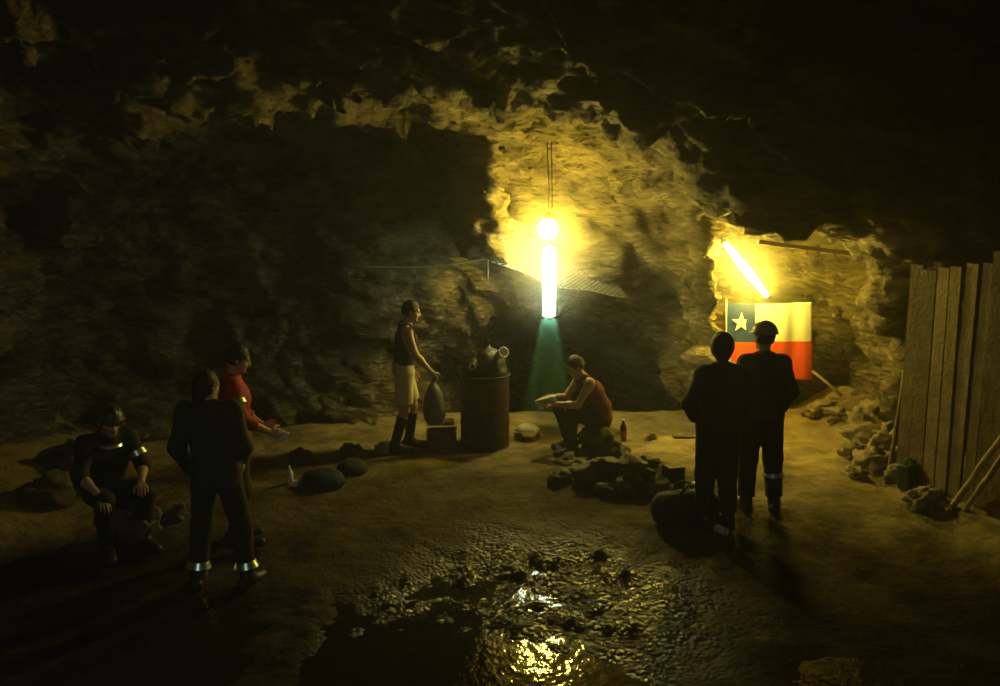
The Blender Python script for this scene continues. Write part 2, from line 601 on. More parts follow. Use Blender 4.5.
def floor_h(x, y):
    x = np.atleast_1d(np.asarray(x, float))
    y = np.atleast_1d(np.asarray(y, float))
    P = np.stack([x, y, np.zeros_like(x)], 1)
    z = -(0.05 + 0.12 * sstep(1.3, 2.3, np.abs(x))) * (1 - sstep(6.9, 8.3, y))
    z = z - 0.50 * np.maximum(y - 12.25, 0) - 0.08 * sstep(11.6, 12.6, y)
    # low ground that holds the puddle
    w1 = np.exp(-(((x + 0.25) / 1.5) ** 2 + ((y - 6.0) / 0.95) ** 2) ** 1.5)
    w2 = np.exp(-(((x - 0.55) / 1.05) ** 2 + ((y - 6.9) / 0.55) ** 2) ** 1.2)
    w3 = np.exp(-(((x + 0.1) / 1.6) ** 2 + ((y - 5.0) / 0.7) ** 2) ** 1.5)
    z = z - 0.15 * w1 - 0.09 * w2 - 0.10 * w3
    wet = np.clip(w1 + w2 + w3, 0, 1)
    z = z + 0.05 * fbm(P, 0.8, 3, 3) + 0.035 * fbm(P, 2.5, 3, 9) + (0.012 + 0.075 * wet * (0.35 + 0.65 * sstep(5.6, 6.3, y))) * fbm(P, 7.0, 3, 21, 0.7)
    z = z + 0.062 * np.exp(-(((x - 0.62) / 0.80) ** 2 + ((y - 6.5) / 0.62) ** 2) ** 1.5)
    # ragged mound of spoil along the left, the foot of the right wall and behind the seated man
    z = z + 0.35 * sstep(-4.0, -5.2, x) + 0.30 * sstep(3.9, 4.7, x) * (0.6 + 0.8 * vnoise(P, 1.3, 5))
    z = z + 0.27 * np.exp(-(((x - 1.30) / 0.75) ** 2 + ((y - 8.95) / 0.38) ** 2)) * (0.6 + 0.8 * vnoise(P, 2.0, 8))  # mound raised so its dark front stands in for a shadow
    z = z + 0.10 * np.exp(-(((x - 3.6) / 0.9) ** 2 + ((y - 11.6) / 0.6) ** 2))
    return z

def fz(x, y):
    return float(floor_h(x, y)[0])

def on(px, py, Y0=None):
    """the spot on the floor under pixel px, py"""
    lo, hi = 4.0, 13.0
    for _ in range(40):
        m_ = (lo + hi) / 2
        p = at(px, py, m_)
        if p.z > fz(p.x, p.y):
            lo = m_
        else:
            hi = m_
    p = at(px, py, lo)
    p.z = fz(p.x, p.y)
    return p

gx = np.arange(-6.6, 6.61, 0.055)
gy = np.concatenate([np.arange(-3, 4.4, 0.25), np.arange(4.4, 8.2, 0.032), np.arange(8.2, 13, 0.05), np.arange(13, 23, 0.25)])
X, Y = np.meshgrid(gx, gy, indexing='ij')
Z = floor_h(X.ravel(), Y.ravel())
V = np.stack([X.ravel(), Y.ravel(), Z], 1)
ny = len(gy)
I = (np.arange(len(gx) - 1)[:, None] * ny + np.arange(ny - 1)[None, :]).ravel()
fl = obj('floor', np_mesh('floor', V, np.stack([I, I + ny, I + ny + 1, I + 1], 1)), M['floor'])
fl['kind'] = 'structure'

# puddle: a water sheet with an outline that follows the low ground
def build_puddle():
    px_ = np.arange(-2.6, 2.6, 0.04)
    py_ = np.arange(4.3, 7.9, 0.04)
    A, B = np.meshgrid(px_, py_, indexing='ij')
    H = floor_h(A.ravel(), B.ravel()).reshape(A.shape)
    low = H < WATER_Z + 0.03
    n2 = len(py_)
    q = low[:-1, :-1] | low[1:, :-1] | low[:-1, 1:] | low[1:, 1:]
    ii = np.argwhere(q)
    i0 = ii[:, 0] * n2 + ii[:, 1]
    Fq = np.stack([i0, i0 + n2, i0 + n2 + 1, i0 + 1], 1)
    used, inv = np.unique(Fq.ravel(), return_inverse=True)
    Vw = np.stack([A.ravel(), B.ravel(), np.full(A.size, WATER_Z)], 1)[used]
    o = obj('puddle', np_mesh('puddle', Vw, inv.reshape(-1, 4)), M['water'])
    tag(o, 'dark muddy puddle mirroring the hanging lamp in the foreground', 'puddle', kind='stuff')
build_puddle()

# ------------------------------------------------------------------ the rock: void of the gallery as a field, meshed and roughened
POLY = np.array([(-5.7, -2.6), (5.4, -2.6), (5.7, 6.6), (5.75, 8.6), (5.3, 9.3), (4.66, 9.8), (4.46, 10.2), (4.75, 11.2), (4.7, 12.2),
                 (3.7, 12.7), (2.75, 12.55), (2.2, 12.25), (0.4, 12.2), (-0.6, 12.4), (-1.1, 11.9), (-1.6, 11.5), (-2.4, 11.3), (-3.6, 11.0), (-4.7, 10.2), (-5.15, 9.2), (-5.0, 8.4), (-5.5, 6.5)])

def poly_sdf(x, y, P):
    d = np.full(x.shape, 1e9)
    ins = np.zeros(x.shape, bool)
    n = len(P)
    for i in range(n):
        a, b = P[i], P[(i + 1) % n]
        ex, ey = b - a
        wx, wy = x - a[0], y - a[1]
        t = np.clip((wx * ex + wy * ey) / (ex * ex + ey * ey), 0, 1)
        d = np.minimum(d, (wx - ex * t) ** 2 + (wy - ey * t) ** 2)
        c = ((a[1] > y) != (b[1] > y)) & (x < (b[0] - a[0]) * (y - a[1]) / (b[1] - a[1] + 1e-12) + a[0])
        ins ^= c
    d = np.sqrt(d)
    return np.where(ins, -d, d)

def smax(a, b, k):
    h = np.clip(0.5 + 0.5 * (a - b) / k, 0, 1)
    return b + (a - b) * h + k * h * (1 - h)

def smin(a, b, k):
    return -smax(-a, -b, k)

def seg_dist(Xg, Yg, Zg, a, b, sx, sz):
    a, b = np.array(a, float), np.array(b, float)
    d = b - a
    t = np.clip(((Xg - a[0]) * d[0] + (Yg - a[1]) * d[1] + (Zg - a[2]) * d[2]) / (d @ d), 0, 1)
    return np.sqrt(((Xg - a[0] - d[0] * t) / sx) ** 2 + ((Yg - a[1] - d[1] * t) / sx) ** 2 + ((Zg - a[2] - d[2] * t) / sz) ** 2)

def build_rock():
    h = 0.075
    xs = np.arange(-6.6, 6.7, h, dtype=np.float32)
    ys = np.arange(-3.4, 22.5, h, dtype=np.float32)
    zs = np.arange(-5.2, 5.9, h, dtype=np.float32)
    X2, Y2 = np.meshgrid(xs, ys, indexing='ij')
    d2 = poly_sdf(X2.astype(float), Y2.astype(float), POLY).astype(np.float32)
    # ceiling: high in front, a hanging brow across the gallery, lower behind it
    brow = np.interp(X2, [-5.5, -3.0, -1.2, 0.4, 1.1, 1.7, 2.5, 3.2, 4.2, 5.5], [3.3, 3.7, 3.92, 3.95, 3.75, 3.35, 2.78, 2.62, 2.5, 3.0])
    front = 4.95 - 0.02 * (X2 + 0.5) ** 2
    back = np.interp(X2, [-5, -1.5, 0.2, 1.5, 2.8, 4.5], [3.1, 3.35, 3.2, 3.0, 2.65, 2.6])
    t1 = sstep(7.7, 9.5, Y2)
    t2 = sstep(10.3, 11.6, Y2)
    ceil = (front * (1 - t1) + brow * t1) * (1 - t2) + back * t2
    Z3 = zs[None, None, :]
    lean = 0.10 * np.maximum(Z3 - 1.2, 0) ** 1.6 - 0.12 * np.clip(1.0 - np.abs(Z3 - 0.9), 0, 1)
    F = smax(d2[:, :, None] + lean, Z3 - ceil[:, :, None].astype(np.float32), 0.55)
    F = np.maximum(F, -1.3 - Z3)
    X3, Y3 = X2[:, :, None], Y2[:, :, None]
    T = np.full(F.shape, 9.0, np.float32)
    path = [(0.92, 12.2, 0.03), (0.95, 13.0, -0.22), (1.0, 15.5, -1.5), (0.6, 18.0, -2.6), (-0.5, 20.4, -3.6)]
    for a, b in zip(path[:-1], path[1:]):
        T = np.minimum(T, ((seg_dist(X3, Y3, Z3, a, b, 1.92, 1.58) - 1) * 1.5).astype(np.float32))
    F = smin(F, T, 0.22)
    # a curtain of rock hanging left of the lamps, shaped to shade the left side
    cb = 2.18 + 0.25 * np.abs(Y3 - 10.95) + 0.0 * X3
    K = smax(smax(np.abs(X3 + 0.22) - 0.24, np.abs(Y3 - 11.83) - 0.91, 0.2), cb - Z3, 0.2)
    F = smax(F, -K.astype(np.float32), 0.25)
    # a boss of rock over the mouth of the decline, close behind the lamps
    K = np.sqrt((np.maximum(np.abs(X3 - 1.45) - 1.0, 0) / 0.45) ** 2 + ((Y3 - 12.35) / 0.80) ** 2 + ((Z3 - 2.48) / 0.88) ** 2) - 1
    F = smax(F, -(K * 0.7).astype(np.float32), 0.2)
    # a buttress between the decline and the niche with the flag, placed to block the work lamp leftward
    K = smax(np.abs(X3 - 2.66 + 0.10 * (Z3 - 1.0)) - 0.17, np.abs(Y3 - 12.2) - 0.95, 0.2)
    F = smax(F, -(K + 0.0 * Z3).astype(np.float32), 0.25)
    # the end of the decline stays inside the block
    F[:, -1, :] = 1
    F[0, :, :] = F[-1, :, :] = 1
    F[:, 0, :] = 1
    F[:, :, 0] = F[:, :, -1] = 1
    V, Q = surface_nets(F, (xs[0], ys[0], zs[0]), h)
    Q = Q[:, ::-1]                      # rock faces look into the gallery
    # drop what lies under the floor
    c = V[Q].mean(1)
    keep = c[:, 2] > floor_h(c[:, 0], c[:, 1]) - 0.45
    Q = Q[keep]
    used, inv = np.unique(Q.ravel(), return_inverse=True)
    V, Q = V[used], inv.reshape(-1, 4)

    def normals(V, Q):
        fn = np.cross(V[Q[:, 2]] - V[Q[:, 0]], V[Q[:, 3]] - V[Q[:, 1]])
        N = np.zeros_like(V)
        for k in range(4):
            np.add.at(N, Q[:, k], fn)
        return N / (np.linalg.norm(N, axis=1, keepdims=True) + 1e-9)
    N = normals(V, Q)
    # strata run down to the right
    ca, sa = math.cos(0.7), math.sin(0.7)
    R = np.stack([V[:, 0] * ca - V[:, 2] * sa, V[:, 1], (V[:, 0] * sa + V[:, 2] * ca) * 1.9], 1)
    w1, _ = worley_cell(R + 0.25 * fbm(V, 1.5, 2, 50)[:, None], 0.85, 2)
    w2, _ = worley_cell(R + 0.12 * fbm(V, 3.0, 2, 51)[:, None], 2.3, 7)
    w3, _ = worley_cell(R + 0.06 * fbm(V, 6.0, 2, 52)[:, None], 4.6, 17)
    disp = 0.22 * fbm(V, 0.55, 3, 31) + 0.26 * w1 + 0.15 * w2 + 0.085 * w3 + 0.10 * (ridged(R, 2.0, 40) - 0.6) + 0.06 * (ridged(R, 4.2, 41) - 0.6)
    # calmer over the mouth of the decline, so bumps there cast less shadow
    wq = np.exp(-(((V[:, 0] - 1.5) / 1.3) ** 2 + ((V[:, 1] - 11.8) / 1.0) ** 2 + ((V[:, 2] - 2.3) / 0.8) ** 2) ** 2)
    disp = disp * (1 - 0.62 * wq)
    V2 = V + N * disp[:, None]
    N2 = normals(V2, Q)
    c = V2[Q].mean(1)
    cn = np.cross(V2[Q[:, 2]] - V2[Q[:, 0]], V2[Q[:, 3]] - V2[Q[:, 1]])
    cn /= np.linalg.norm(cn, axis=1, keepdims=True) + 1e-9
    c0 = V[Q].mean(1)
    n0 = N[Q].mean(1)
    reg = np.full(len(Q), 0)
    reg[c0[:, 0] > 3.0] = 1
    reg[(c0[:, 1] > 10.9) & (c0[:, 0] > -4.2) & (c0[:, 0] < 4.3)] = 2
    reg[c0[:, 1] < -1.8] = 4
    reg[(n0[:, 2] < -0.55) & (c0[:, 2] > 1.8)] = 3
    for k, nm in enumerate(['wall_left', 'wall_right', 'wall_back', 'ceiling', 'wall_front']):
        q = Q[reg == k]
        if not len(q):
            continue
        u, inv = np.unique(q.ravel(), return_inverse=True)
        me = np_mesh(nm, V2[u], inv.reshape(-1, 4))
        me.normals_split_custom_set_from_vertices([tuple(v) for v in N2[u]])
        o = obj(nm, me, M['rock'])
        o['kind'] = 'structure'
build_rock()

# ------------------------------------------------------------------ shape builders
def bm_new():
    return bmesh.new()

def add_box(bm, size, M4=None, bev=0.0, seg=2):
    r = bmesh.ops.create_cube(bm, size=1.0)
    vs = r['verts']
    for v in vs:
        v.co = Vector((v.co.x * size[0], v.co.y * size[1], v.co.z * size[2]))
    if bev:
        es = list({e for v in vs for e in v.link_edges})
        rr = bmesh.ops.bevel(bm, geom=es, offset=bev, segments=seg, affect='EDGES', profile=0.6)
        vs = list({v for f in rr['faces'] for v in f.verts} | {v for v in vs if v.is_valid})
    if M4 is not None:
        bmesh.ops.transform(bm, matrix=M4, verts=[v for v in vs if v.is_valid])
    return vs

def add_lathe(bm, prof, n=24, M4=None, cap=True):
    rings = []
    for r, z in prof:
        rings.append([bm.verts.new((r * math.cos(2 * PI * k / n), r * math.sin(2 * PI * k / n), z)) for k in range(n)])
    for a, b in zip(rings[:-1], rings[1:]):
        for k in range(n):
            f = bm.faces.new((a[k], a[(k + 1) % n], b[(k + 1) % n], b[k]))
            f.smooth = True
    if cap:
        bm.faces.new(rings[0][::-1])
        bm.faces.new(rings[-1])
    if M4 is not None:
        bmesh.ops.transform(bm, matrix=M4, verts=[v for r in rings for v in r])
    return rings

def add_tube(bm, pts, r, n=8, cap=True):
    """tube through points; r a number or one radius per point"""
    pts = [Vector(p) for p in pts]
    rad = [r] * len(pts) if not hasattr(r, '__len__') else r
    rings = []
    prev = None
    for i, p in enumerate(pts):
        d = (pts[min(i + 1, len(pts) - 1)] - pts[max(i - 1, 0)]).normalized()
        if prev is None:
            u = d.orthogonal().normalized()
        else:
            u = (prev - d * prev.dot(d)).normalized()
        prev = u
        w = d.cross(u)
        rings.append([bm.verts.new(p + (u * math.cos(2 * PI * k / n) + w * math.sin(2 * PI * k / n)) * rad[i]) for k in range(n)])
    for a, b in zip(rings[:-1], rings[1:]):
        for k in range(n):
            f = bm.faces.new((a[k], a[(k + 1) % n], b[(k + 1) % n], b[k]))
            f.smooth = True
    if cap:
        bm.faces.new(rings[0][::-1])
        bm.faces.new(rings[-1])

def tube(name, pts, r, m, parent=None, n=8):
    bm = bm_new()
    add_tube(bm, pts, r, n)
    return obj(name, bm, m, parent)

# ---- field modelling for figures, bags and stones
class Blob:
    def __init__(self):
        self.p = []

    def cap(self, a, b, ra, rb=None, k=0.025, flat=False, sub=False):
        self.p.append(('c', np.array(a, float), np.array(b, float), ra, ra if rb is None else rb, k, flat, sub))
        return self

    def ell(self, c, r, R=None, k=0.025, sub=False):
        self.p.append(('e', np.array(c, float), np.array(r, float), np.eye(3) if R is None else np.array(R, float), k, sub))
        return self

    def cut(self, pt, n):
        """remove the side the normal points to, from everything so far"""
        self.p.append(('x', np.array(pt, float), np.array(n, float) / np.linalg.norm(n)))
        return self

    def bounds(self):
        lo, hi = np.full(3, 1e9), np.full(3, -1e9)
        for q in self.p:
            if q[0] == 'c' and not q[7]:
                r = max(q[3], q[4])
                lo = np.minimum(lo, np.minimum(q[1], q[2]) - r)
                hi = np.maximum(hi, np.maximum(q[1], q[2]) + r)
            elif q[0] == 'e' and not q[5]:
                r = q[2].max()
                lo = np.minimum(lo, q[1] - r)
                hi = np.maximum(hi, q[1] + r)
        return lo, hi

    def mesh(self, name, res, wrinkle=0.0, wf=14.0, seed=0):
        lo, hi = self.bounds()
        lo = lo - 3 * res - wrinkle
        hi = hi + 3 * res + wrinkle
        n = np.ceil((hi - lo) / res).astype(int) + 1
        F = np.full(tuple(n), 0.3, np.float32)
        ax = [lo[i] + np.arange(n[i]) * res for i in range(3)]
        for q in self.p:
            if q[0] == 'x':
                d = ((ax[0] - q[1][0]) * q[2][0])[:, None, None] + ((ax[1] - q[1][1]) * q[2][1])[None, :, None] + ((ax[2] - q[1][2]) * q[2][2])[None, None, :]
                F = np.maximum(F, d.astype(np.float32))
                continue
            if q[0] == 'c':
                r = max(q[3], q[4])
                k, sub = q[5], q[7]
                l2, h2 = np.minimum(q[1], q[2]) - r, np.maximum(q[1], q[2]) + r
            else:
                k, sub = q[4], q[5]
                l2, h2 = q[1] - q[2].max(), q[1] + q[2].max()
            pad = k + 3 * res + 0.03
            i0 = np.maximum(np.floor((l2 - pad - lo) / res).astype(int), 0)
            i1 = np.minimum(np.ceil((h2 + pad - lo) / res).astype(int) + 1, n)
            if (i1 <= i0).any():
                continue
            sl = tuple(slice(a, b) for a, b in zip(i0, i1))
            x = ax[0][sl[0]][:, None, None]
            y = ax[1][sl[1]][None, :, None]
            z = ax[2][sl[2]][None, None, :]
            if q[0] == 'c':
                a, b = q[1], q[2]
                d = b - a
                L2 = max(d @ d, 1e-9)
                tt = ((x - a[0]) * d[0] + (y - a[1]) * d[1] + (z - a[2]) * d[2]) / L2
                t = np.clip(tt, 0, 1)
                D = np.sqrt((x - a[0] - d[0] * t) ** 2 + (y - a[1] - d[1] * t) ** 2 + (z - a[2] - d[2] * t) ** 2) - (q[3] + (q[4] - q[3]) * t)
                if q[6]:
                    D = np.maximum(D, (tt - 1) * math.sqrt(L2))
            else:
                R = q[3]
                px_, py_, pz_ = x - q[1][0], y - q[1][1], z - q[1][2]
                l = [(px_ * R[i][0] + py_ * R[i][1] + pz_ * R[i][2]) / q[2][i] for i in range(3)]
                k0 = np.sqrt(l[0] ** 2 + l[1] ** 2 + l[2] ** 2)
                k1 = np.sqrt((l[0] / q[2][0]) ** 2 + (l[1] / q[2][1]) ** 2 + (l[2] / q[2][2]) ** 2) + 1e-9
                D = k0 * (k0 - 1) / k1
            f = F[sl]
            if sub:
                F[sl] = smax(f, -D, max(k, 1e-4))
            else:
                F[sl] = smin(f, D, max(k, 1e-4))
        if wrinkle:
            near = np.abs(F) < 3 * res + 2 * wrinkle
            ii = np.argwhere(near)
            P = lo + ii * res
            F[near] += wrinkle * fbm(P * np.array([1, 1, 0.6]), wf, 2, seed)
        F[0], F[-1] = 1, 1
        F[:, 0], F[:, -1] = 1, 1
        F[:, :, 0], F[:, :, -1] = 1, 1
        V, Q = surface_nets(F, lo, res)
        return np_mesh(name, V, Q)

def frame(fwd, up):
    f = np.array(fwd, float)
    f /= np.linalg.norm(f)
    u = np.array(up, float)
    u = u - f * (u @ f)
    u /= np.linalg.norm(u)
    r = np.cross(f, u)
    return r, f, u          # right, forward, up

def stand():
    """joints of a relaxed standing figure facing +Y, about 1.75 m tall"""
    J = {}
    for s, n in ((-1, 'L'), (1, 'R')):
        J['hip' + n] = (s * .09, 0, .93)
        J['knee' + n] = (s * .10, .025, .50)
        J['ank' + n] = (s * .11, -.02, .09)
        J['toe' + n] = (s * .13, .17, .035)
        J['sh' + n] = (s * .160, -.005, 1.402)
        J['el' + n] = (s * .235, -.04, 1.145)
        J['wr' + n] = (s * .235, .04, .90)
        J['hd' + n] = (0, .12, -1)            # hand direction
        J['pn' + n] = (-s, 0.1, 0)            # palm faces
        J['curl' + n] = 0.45
    J['pel'] = (0, 0, .97)
    J['wai'] = (0, .005, 1.11)
    J['che'] = (0, .01, 1.30)
    J['nek'] = (0, -.015, 1.475)
    J['hea'] = (0, .03, 1.635)
    J['hf'] = (0, 1, -.05)
    J['hu'] = (0, 0.02, 1)
    return J

def lerp(a, b, t):
    return np.array(a, float) * (1 - t) + np.array(b, float) * t

def torso_prims(B, J, g=0.0, k=0.05):
    rh = np.array(J['hipR'], float) - np.array(J['hipL'], float)
    rh /= np.linalg.norm(rh)
    rsd = np.array(J['shR'], float) - np.array(J['shL'], float)
    rsd /= np.linalg.norm(rsd)
    rw = rh + rsd
    rw /= np.linalg.norm(rw)
    pel, wai, che, nek = (np.array(J[q], float) for q in ('pel', 'wai', 'che', 'nek'))
    for s in (-1, 1):
        B.cap(pel + rh * s * .065, wai + rw * s * .055, .108 + g, .098 + g, k)
        B.cap(wai + rw * s * .055, che + rsd * s * .075, .098 + g, .108 + g, k)
        sh = np.array(J['sh' + ('R' if s > 0 else 'L')], float)
        B.cap(che + rsd * s * .06, sh, .10 + g, .058 + g, k)
        B.cap(lerp(nek, che, .12), sh, .05 + g, .052 + g, k)

def hand_prims(B, J, n):
    s = 1 if n == 'R' else -1
    w = np.array(J['wr' + n], float)
    d = np.array(J['hd' + n], float)
    d /= np.linalg.norm(d)
    pn = np.array(J['pn' + n], float)
    pn = pn - d * (pn @ d)
    pn /= np.linalg.norm(pn)
    lat = np.cross(d, pn) * s        # points to the thumb side
    cu = J['curl' + n]
    L = [.078, .088, .082, .064]
    for i in range(4):
        o = (1.5 - i) * .0225
        kn = w + d * (.092 - .004 * abs(i - 1)) + lat * o
        B.cap(w + lat * o * .5 + d * .012, kn, .0165, .0125, .008)
        a = kn
        dirv = d + lat * o * 2.2
        for j, fr in enumerate((.46, .31, .23)):
            ang = cu * (j + .7)
            v = dirv * math.cos(ang) + pn * math.sin(ang)
            v /= np.linalg.norm(v)
            b = a + v * L[i] * fr
            B.cap(a, b, .0098 - .0008 * j, .0092 - .0008 * j, .004)
            a = b
    t0 = w + d * .028 + lat * .024
    t1 = t0 + (d * .55 + lat * .75 + pn * .25) * .045
    t2 = t1 + (d * .85 + lat * .25 + pn * (.2 + cu * .4)) * .034
    t3 = t2 + (d * .9 + lat * .0 + pn * (.25 + cu * .5)) * .026
    B.cap(t0, t1, .017, .0125, .008).cap(t1, t2, .0115, .0105, .004).cap(t2, t3, .0105, .009, .004)

def head_prims(B, J):
    r, f, u = frame(J['hf'], J['hu'])
    R = np.stack([r, f, u])
    c = np.array(J['hea'], float)
    P = lambda a, b, e: c + r * a + f * b + u * e
    B.ell(P(0, -.008, .012), (.076, .096, .105), R, .02)
    B.ell(P(0, .028, -.055), (.057, .066, .062), R, .03)
    B.cap(P(-.022, .076, -.098), P(.022, .076, -.098), .016, k=.02)          # chin
    B.cap(P(-.038, .078, .022), P(.038, .078, .022), .013, k=.015)           # brow
    for s in (-1, 1):
        B.ell(P(s * .031, .094, .004), (.017, .014, .011), R, .008, sub=True)  # sockets
        B.ell(P(s * .031, .079, .003), (.0145, .0135, .0125), R, .003)         # eyes
        B.cap(P(s * .045, .066, -.028), P(s * .03, .074, -.04), .014, k=.02)   # cheeks
        B.ell(P(s * .077, -.004, -.012), (.011, .021, .031), R, .006)          # ears
    B.cap(P(0, .088, .008), P(0, .108, -.03), .0085, .013, .01)
    B.cap(P(-.012, .097, -.036), P(.012, .097, -.036), .0095, k=.008)
    B.cap(P(-.02, .086, -.064), P(.02, .086, -.064), .0075, k=.004)
    B.cap(P(-.018, .085, -.076), P(.018, .085, -.076), .008, k=.004)
    return c, r, f, u, R

def leg_prims(B, J, n, g=0.0, foot=True, k=.035):
    h, kn, an, to = (np.array(J[q + n], float) for q in ('hip', 'knee', 'ank', 'toe'))
    B.cap(h, kn, .086 + g, .056 + g, k)
    d = an - kn
    back = kn - lerp(h, an, .5)
    B.cap(kn, kn + d * .45, .053 + g, .052 + g, k)
    B.cap(kn + d * .35, an, .054 + g, .036 + g, k)
    if foot:
        dirv = to - an
        dirv[2] = 0
        dirv /= np.linalg.norm(dirv)
        heel = np.array([an[0], an[1], to[2] + .008]) - dirv * .045
        B.cap(an, heel, .036, .036, .03).cap(heel, to, .036, .032, .03).cap(an, lerp(an, to, .7), .034, .03, .03)

def arm_prims(B, J, n, g=0.0, k=.025):
    s, e, w = (np.array(J[q + n], float) for q in ('sh', 'el', 'wr'))
    B.cap(s, e, .052 + g, .040 + g, k)
    B.cap(e, lerp(e, w, .35), .041 + g, .041 + g, k)
    B.cap(lerp(e, w, .3), w, .041 + g, .027 + g, k)

def body_mesh(J):
    B = Blob()
    torso_prims(B, J)
    for n in 'LR':
        leg_prims(B, J, n)
        arm_prims(B, J, n)
    nek = np.array(J['nek'], float)
    c = np.array(J['hea'], float)
    B.cap(lerp(nek, J['che'], .3), lerp(nek, c, .55), .062, .050, .03)
    head_prims(B, J)
    for n in 'LR':
        hand_prims(B, J, n)
    me = B.mesh('body', 0.0085)
    # eyes and lips are their own colour
    r, f, u = frame(J['hf'], J['hu'])
    nP = len(me.polygons)
    cc = np.empty(nP * 3, np.float32)
    me.polygons.foreach_get('center', cc)
    cc = cc.reshape(-1, 3)
    mi = np.zeros(nP, np.int32)
    for s in (-1, 1):
        mi[np.linalg.norm(cc - (c + r * s * .031 + f * .084 + u * .003), axis=1) < .013] = 1
    lp = cc - (c + f * .092 - u * .07)
    mi[(np.abs(lp @ r) < .024) & (np.abs(lp @ u) < .012) & (np.abs(lp @ f) < .014)] = 2
    return me, mi

def top_mesh(J, sleeve=1.0, g=.014, hem=-.04, coat=False, wr=.006, seed=1):
    """shirt: sleeve 0 = sleeveless, 1 = to the wrist"""
    B = Blob()
    torso_prims(B, J, g)
    up = np.array(J['wai'], float) - np.array(J['pel'], float)
    up /= np.linalg.norm(up)
    rh = np.array(J['hipR'], float) - np.array(J['hipL'], float)
    rh /= np.linalg.norm(rh)
    pel = np.array(J['pel'], float)
    for s in (-1, 1):
        B.cap(pel + rh * s * .065 - up * .10, pel + rh * s * .065, .112 + g, .112 + g, .04)
    B.cut(pel + up * hem, -up)
    nek = np.array(J['nek'], float)
    nd = np.array(J['hea'], float) - nek
    nd /= np.linalg.norm(nd)
    if coat:
        B.cap(lerp(nek, J['che'], .15), nek + nd * .03, .068 + g, .062 + g, .02, flat=True)
    for n in 'LR':
        s, e, w = (np.array(J[q + n], float) for q in ('sh', 'el', 'wr'))
        if sleeve <= 0:
            B.cap(s + (s - nek) * .04, lerp(s, e, .8), .078, .075, .01, sub=True)
            continue
        if sleeve <= .5:
            B.cap(s, lerp(s, e, sleeve * 2), .056 + g, .050 + g, .03, flat=True)
        else:
            B.cap(s, e, .056 + g, .048 + g, .03)
            B.cap(e, lerp(e, w, (sleeve - .5) * 2 * .96), .048 + g, .036 + g, .03, flat=True)
    if not coat:
        B.ell(nek + nd * .035, (.072, .078, .06), None, .012, sub=True)
    return B.mesh('shirt', .011, wr, 13, seed)

def pants_mesh(J, length=1.0, g=.015, wr=.006, seed=2):
    B = Blob()
    rh = np.array(J['hipR'], float) - np.array(J['hipL'], float)
    rh /= np.linalg.norm(rh)
    pel, wai = np.array(J['pel'], float), np.array(J['wai'], float)
    up = (wai - pel) / np.linalg.norm(wai - pel)
    for s in (-1, 1):
        B.cap(pel + rh * s * .065, lerp(pel, wai, .8) + rh * s * .058, .110 + g, .102 + g, .05)
    B.cut(lerp(pel, wai, .5), up)
    for n in 'LR':
        h, kn, an = (np.array(J[q + n], float) for q in ('hip', 'knee', 'ank'))
        if length <= .5:
            B.cap(h, lerp(h, kn, length * 2), .090 + g, .078 + g, .03, flat=True)
        else:
            B.cap(h, kn, .090 + g, .064 + g, .035)
            B.cap(kn, lerp(kn, an, (length - .5) * 2), .064 + g, .054 + g, .035, flat=True)
    return B.mesh('trousers', .011, wr, 13, seed)

def boot_mesh(J, n, high=.3):
    B = Blob()
    kn, an, to = (np.array(J[q + n], float) for q in ('knee', 'ank', 'toe'))
    dirv = to - an
    dirv[2] = 0
    dirv /= np.linalg.norm(dirv)
    B.cap(an, an + (kn - an) * high, .052, .066, .02, flat=True)
    z0 = to[2]
    heel = np.array([an[0], an[1], z0]) - dirv * .055
    tp = to.copy()
    B.cap(an, heel + np.array([0, 0, .015]), .05, .045, .03)
    B.cap(heel, tp, .044, .044, .03)
    B.cap(an, lerp(heel, tp, .75), .047, .042, .03)
    B.cut((0, 0, max(z0 - .035, 0)), (0, 0, -1))
    return B.mesh('boot', .010)

def hair_mesh(J, long=False, puff=0.0):
    r, f, u = frame(J['hf'], J['hu'])
    R = np.stack([r, f, u])
    c = np.array(J['hea'], float)
    B = Blob()
    B.ell(c - f * .012 + u * .016, (.087 + puff, .104 + puff, .112 + puff), R, .01)
    if long:
        B.cap(c - f * .06 - u * .03, c - f * .065 - u * .09, .055, .05, .03)
    n = f * .72 - u * .55
    B.cut(c + f * .045 + u * .0, n)
    if not long:
        B.cut(c - u * .055, -u)
    return B.mesh('hair', .009, .004, 40, 3)

def hat_mesh(J):
    """hard hat shell with brim and crown ridge"""
    r, f, u = frame(J['hf'], J['hu'])
    R = np.stack([r, f, u])
    c = np.array(J['hea'], float) + u * .035
    B = Blob()
    B.ell(c - f * .005, (.114, .134, .122), R, .01)
    B.cut(c, -u)
    B.cap(c - f * .09 + u * .092, c + f * .085 + u * .094, .02, .02, .012)
    B.ell(c + f * .02 + u * .006, (.118, .165, .012), R, .012)
    return B.mesh('hard_hat', .009)

def band_mesh(a, b, ra, rb, w=.05):
    """a strip of tape round a limb at a, limb towards b; leans like gathered cloth"""
    a, b = Vector(a), Vector(b)
    d = (b - a).normalized()
    bm = bm_new()
    q = d.to_track_quat('Z', 'Y').to_matrix().to_4x4()
    q.translation = a
    add_lathe(bm, [(ra - .012, -w / 2), (ra, -w / 2), (ra + (rb - ra) * .03, -w * .47), (ra + (rb - ra) * .97, w * .47), (rb, w / 2), (rb - .012, w / 2)], 28, q)
    return bm

def person(label, loc, yaw, J, parts, tilt=None):
    root = thing('person', label, 'person', loc, yaw)
    me, mi = body_mesh(J)
    obj('body', me, [M['skin'], M['eye'], M['lips']], root)
    me.polygons.foreach_set('material_index', mi)
    for nm, m_, mk in parts:
        obj(nm, mk, m_, root)
    return root

def lowest(J):
    return 0.0

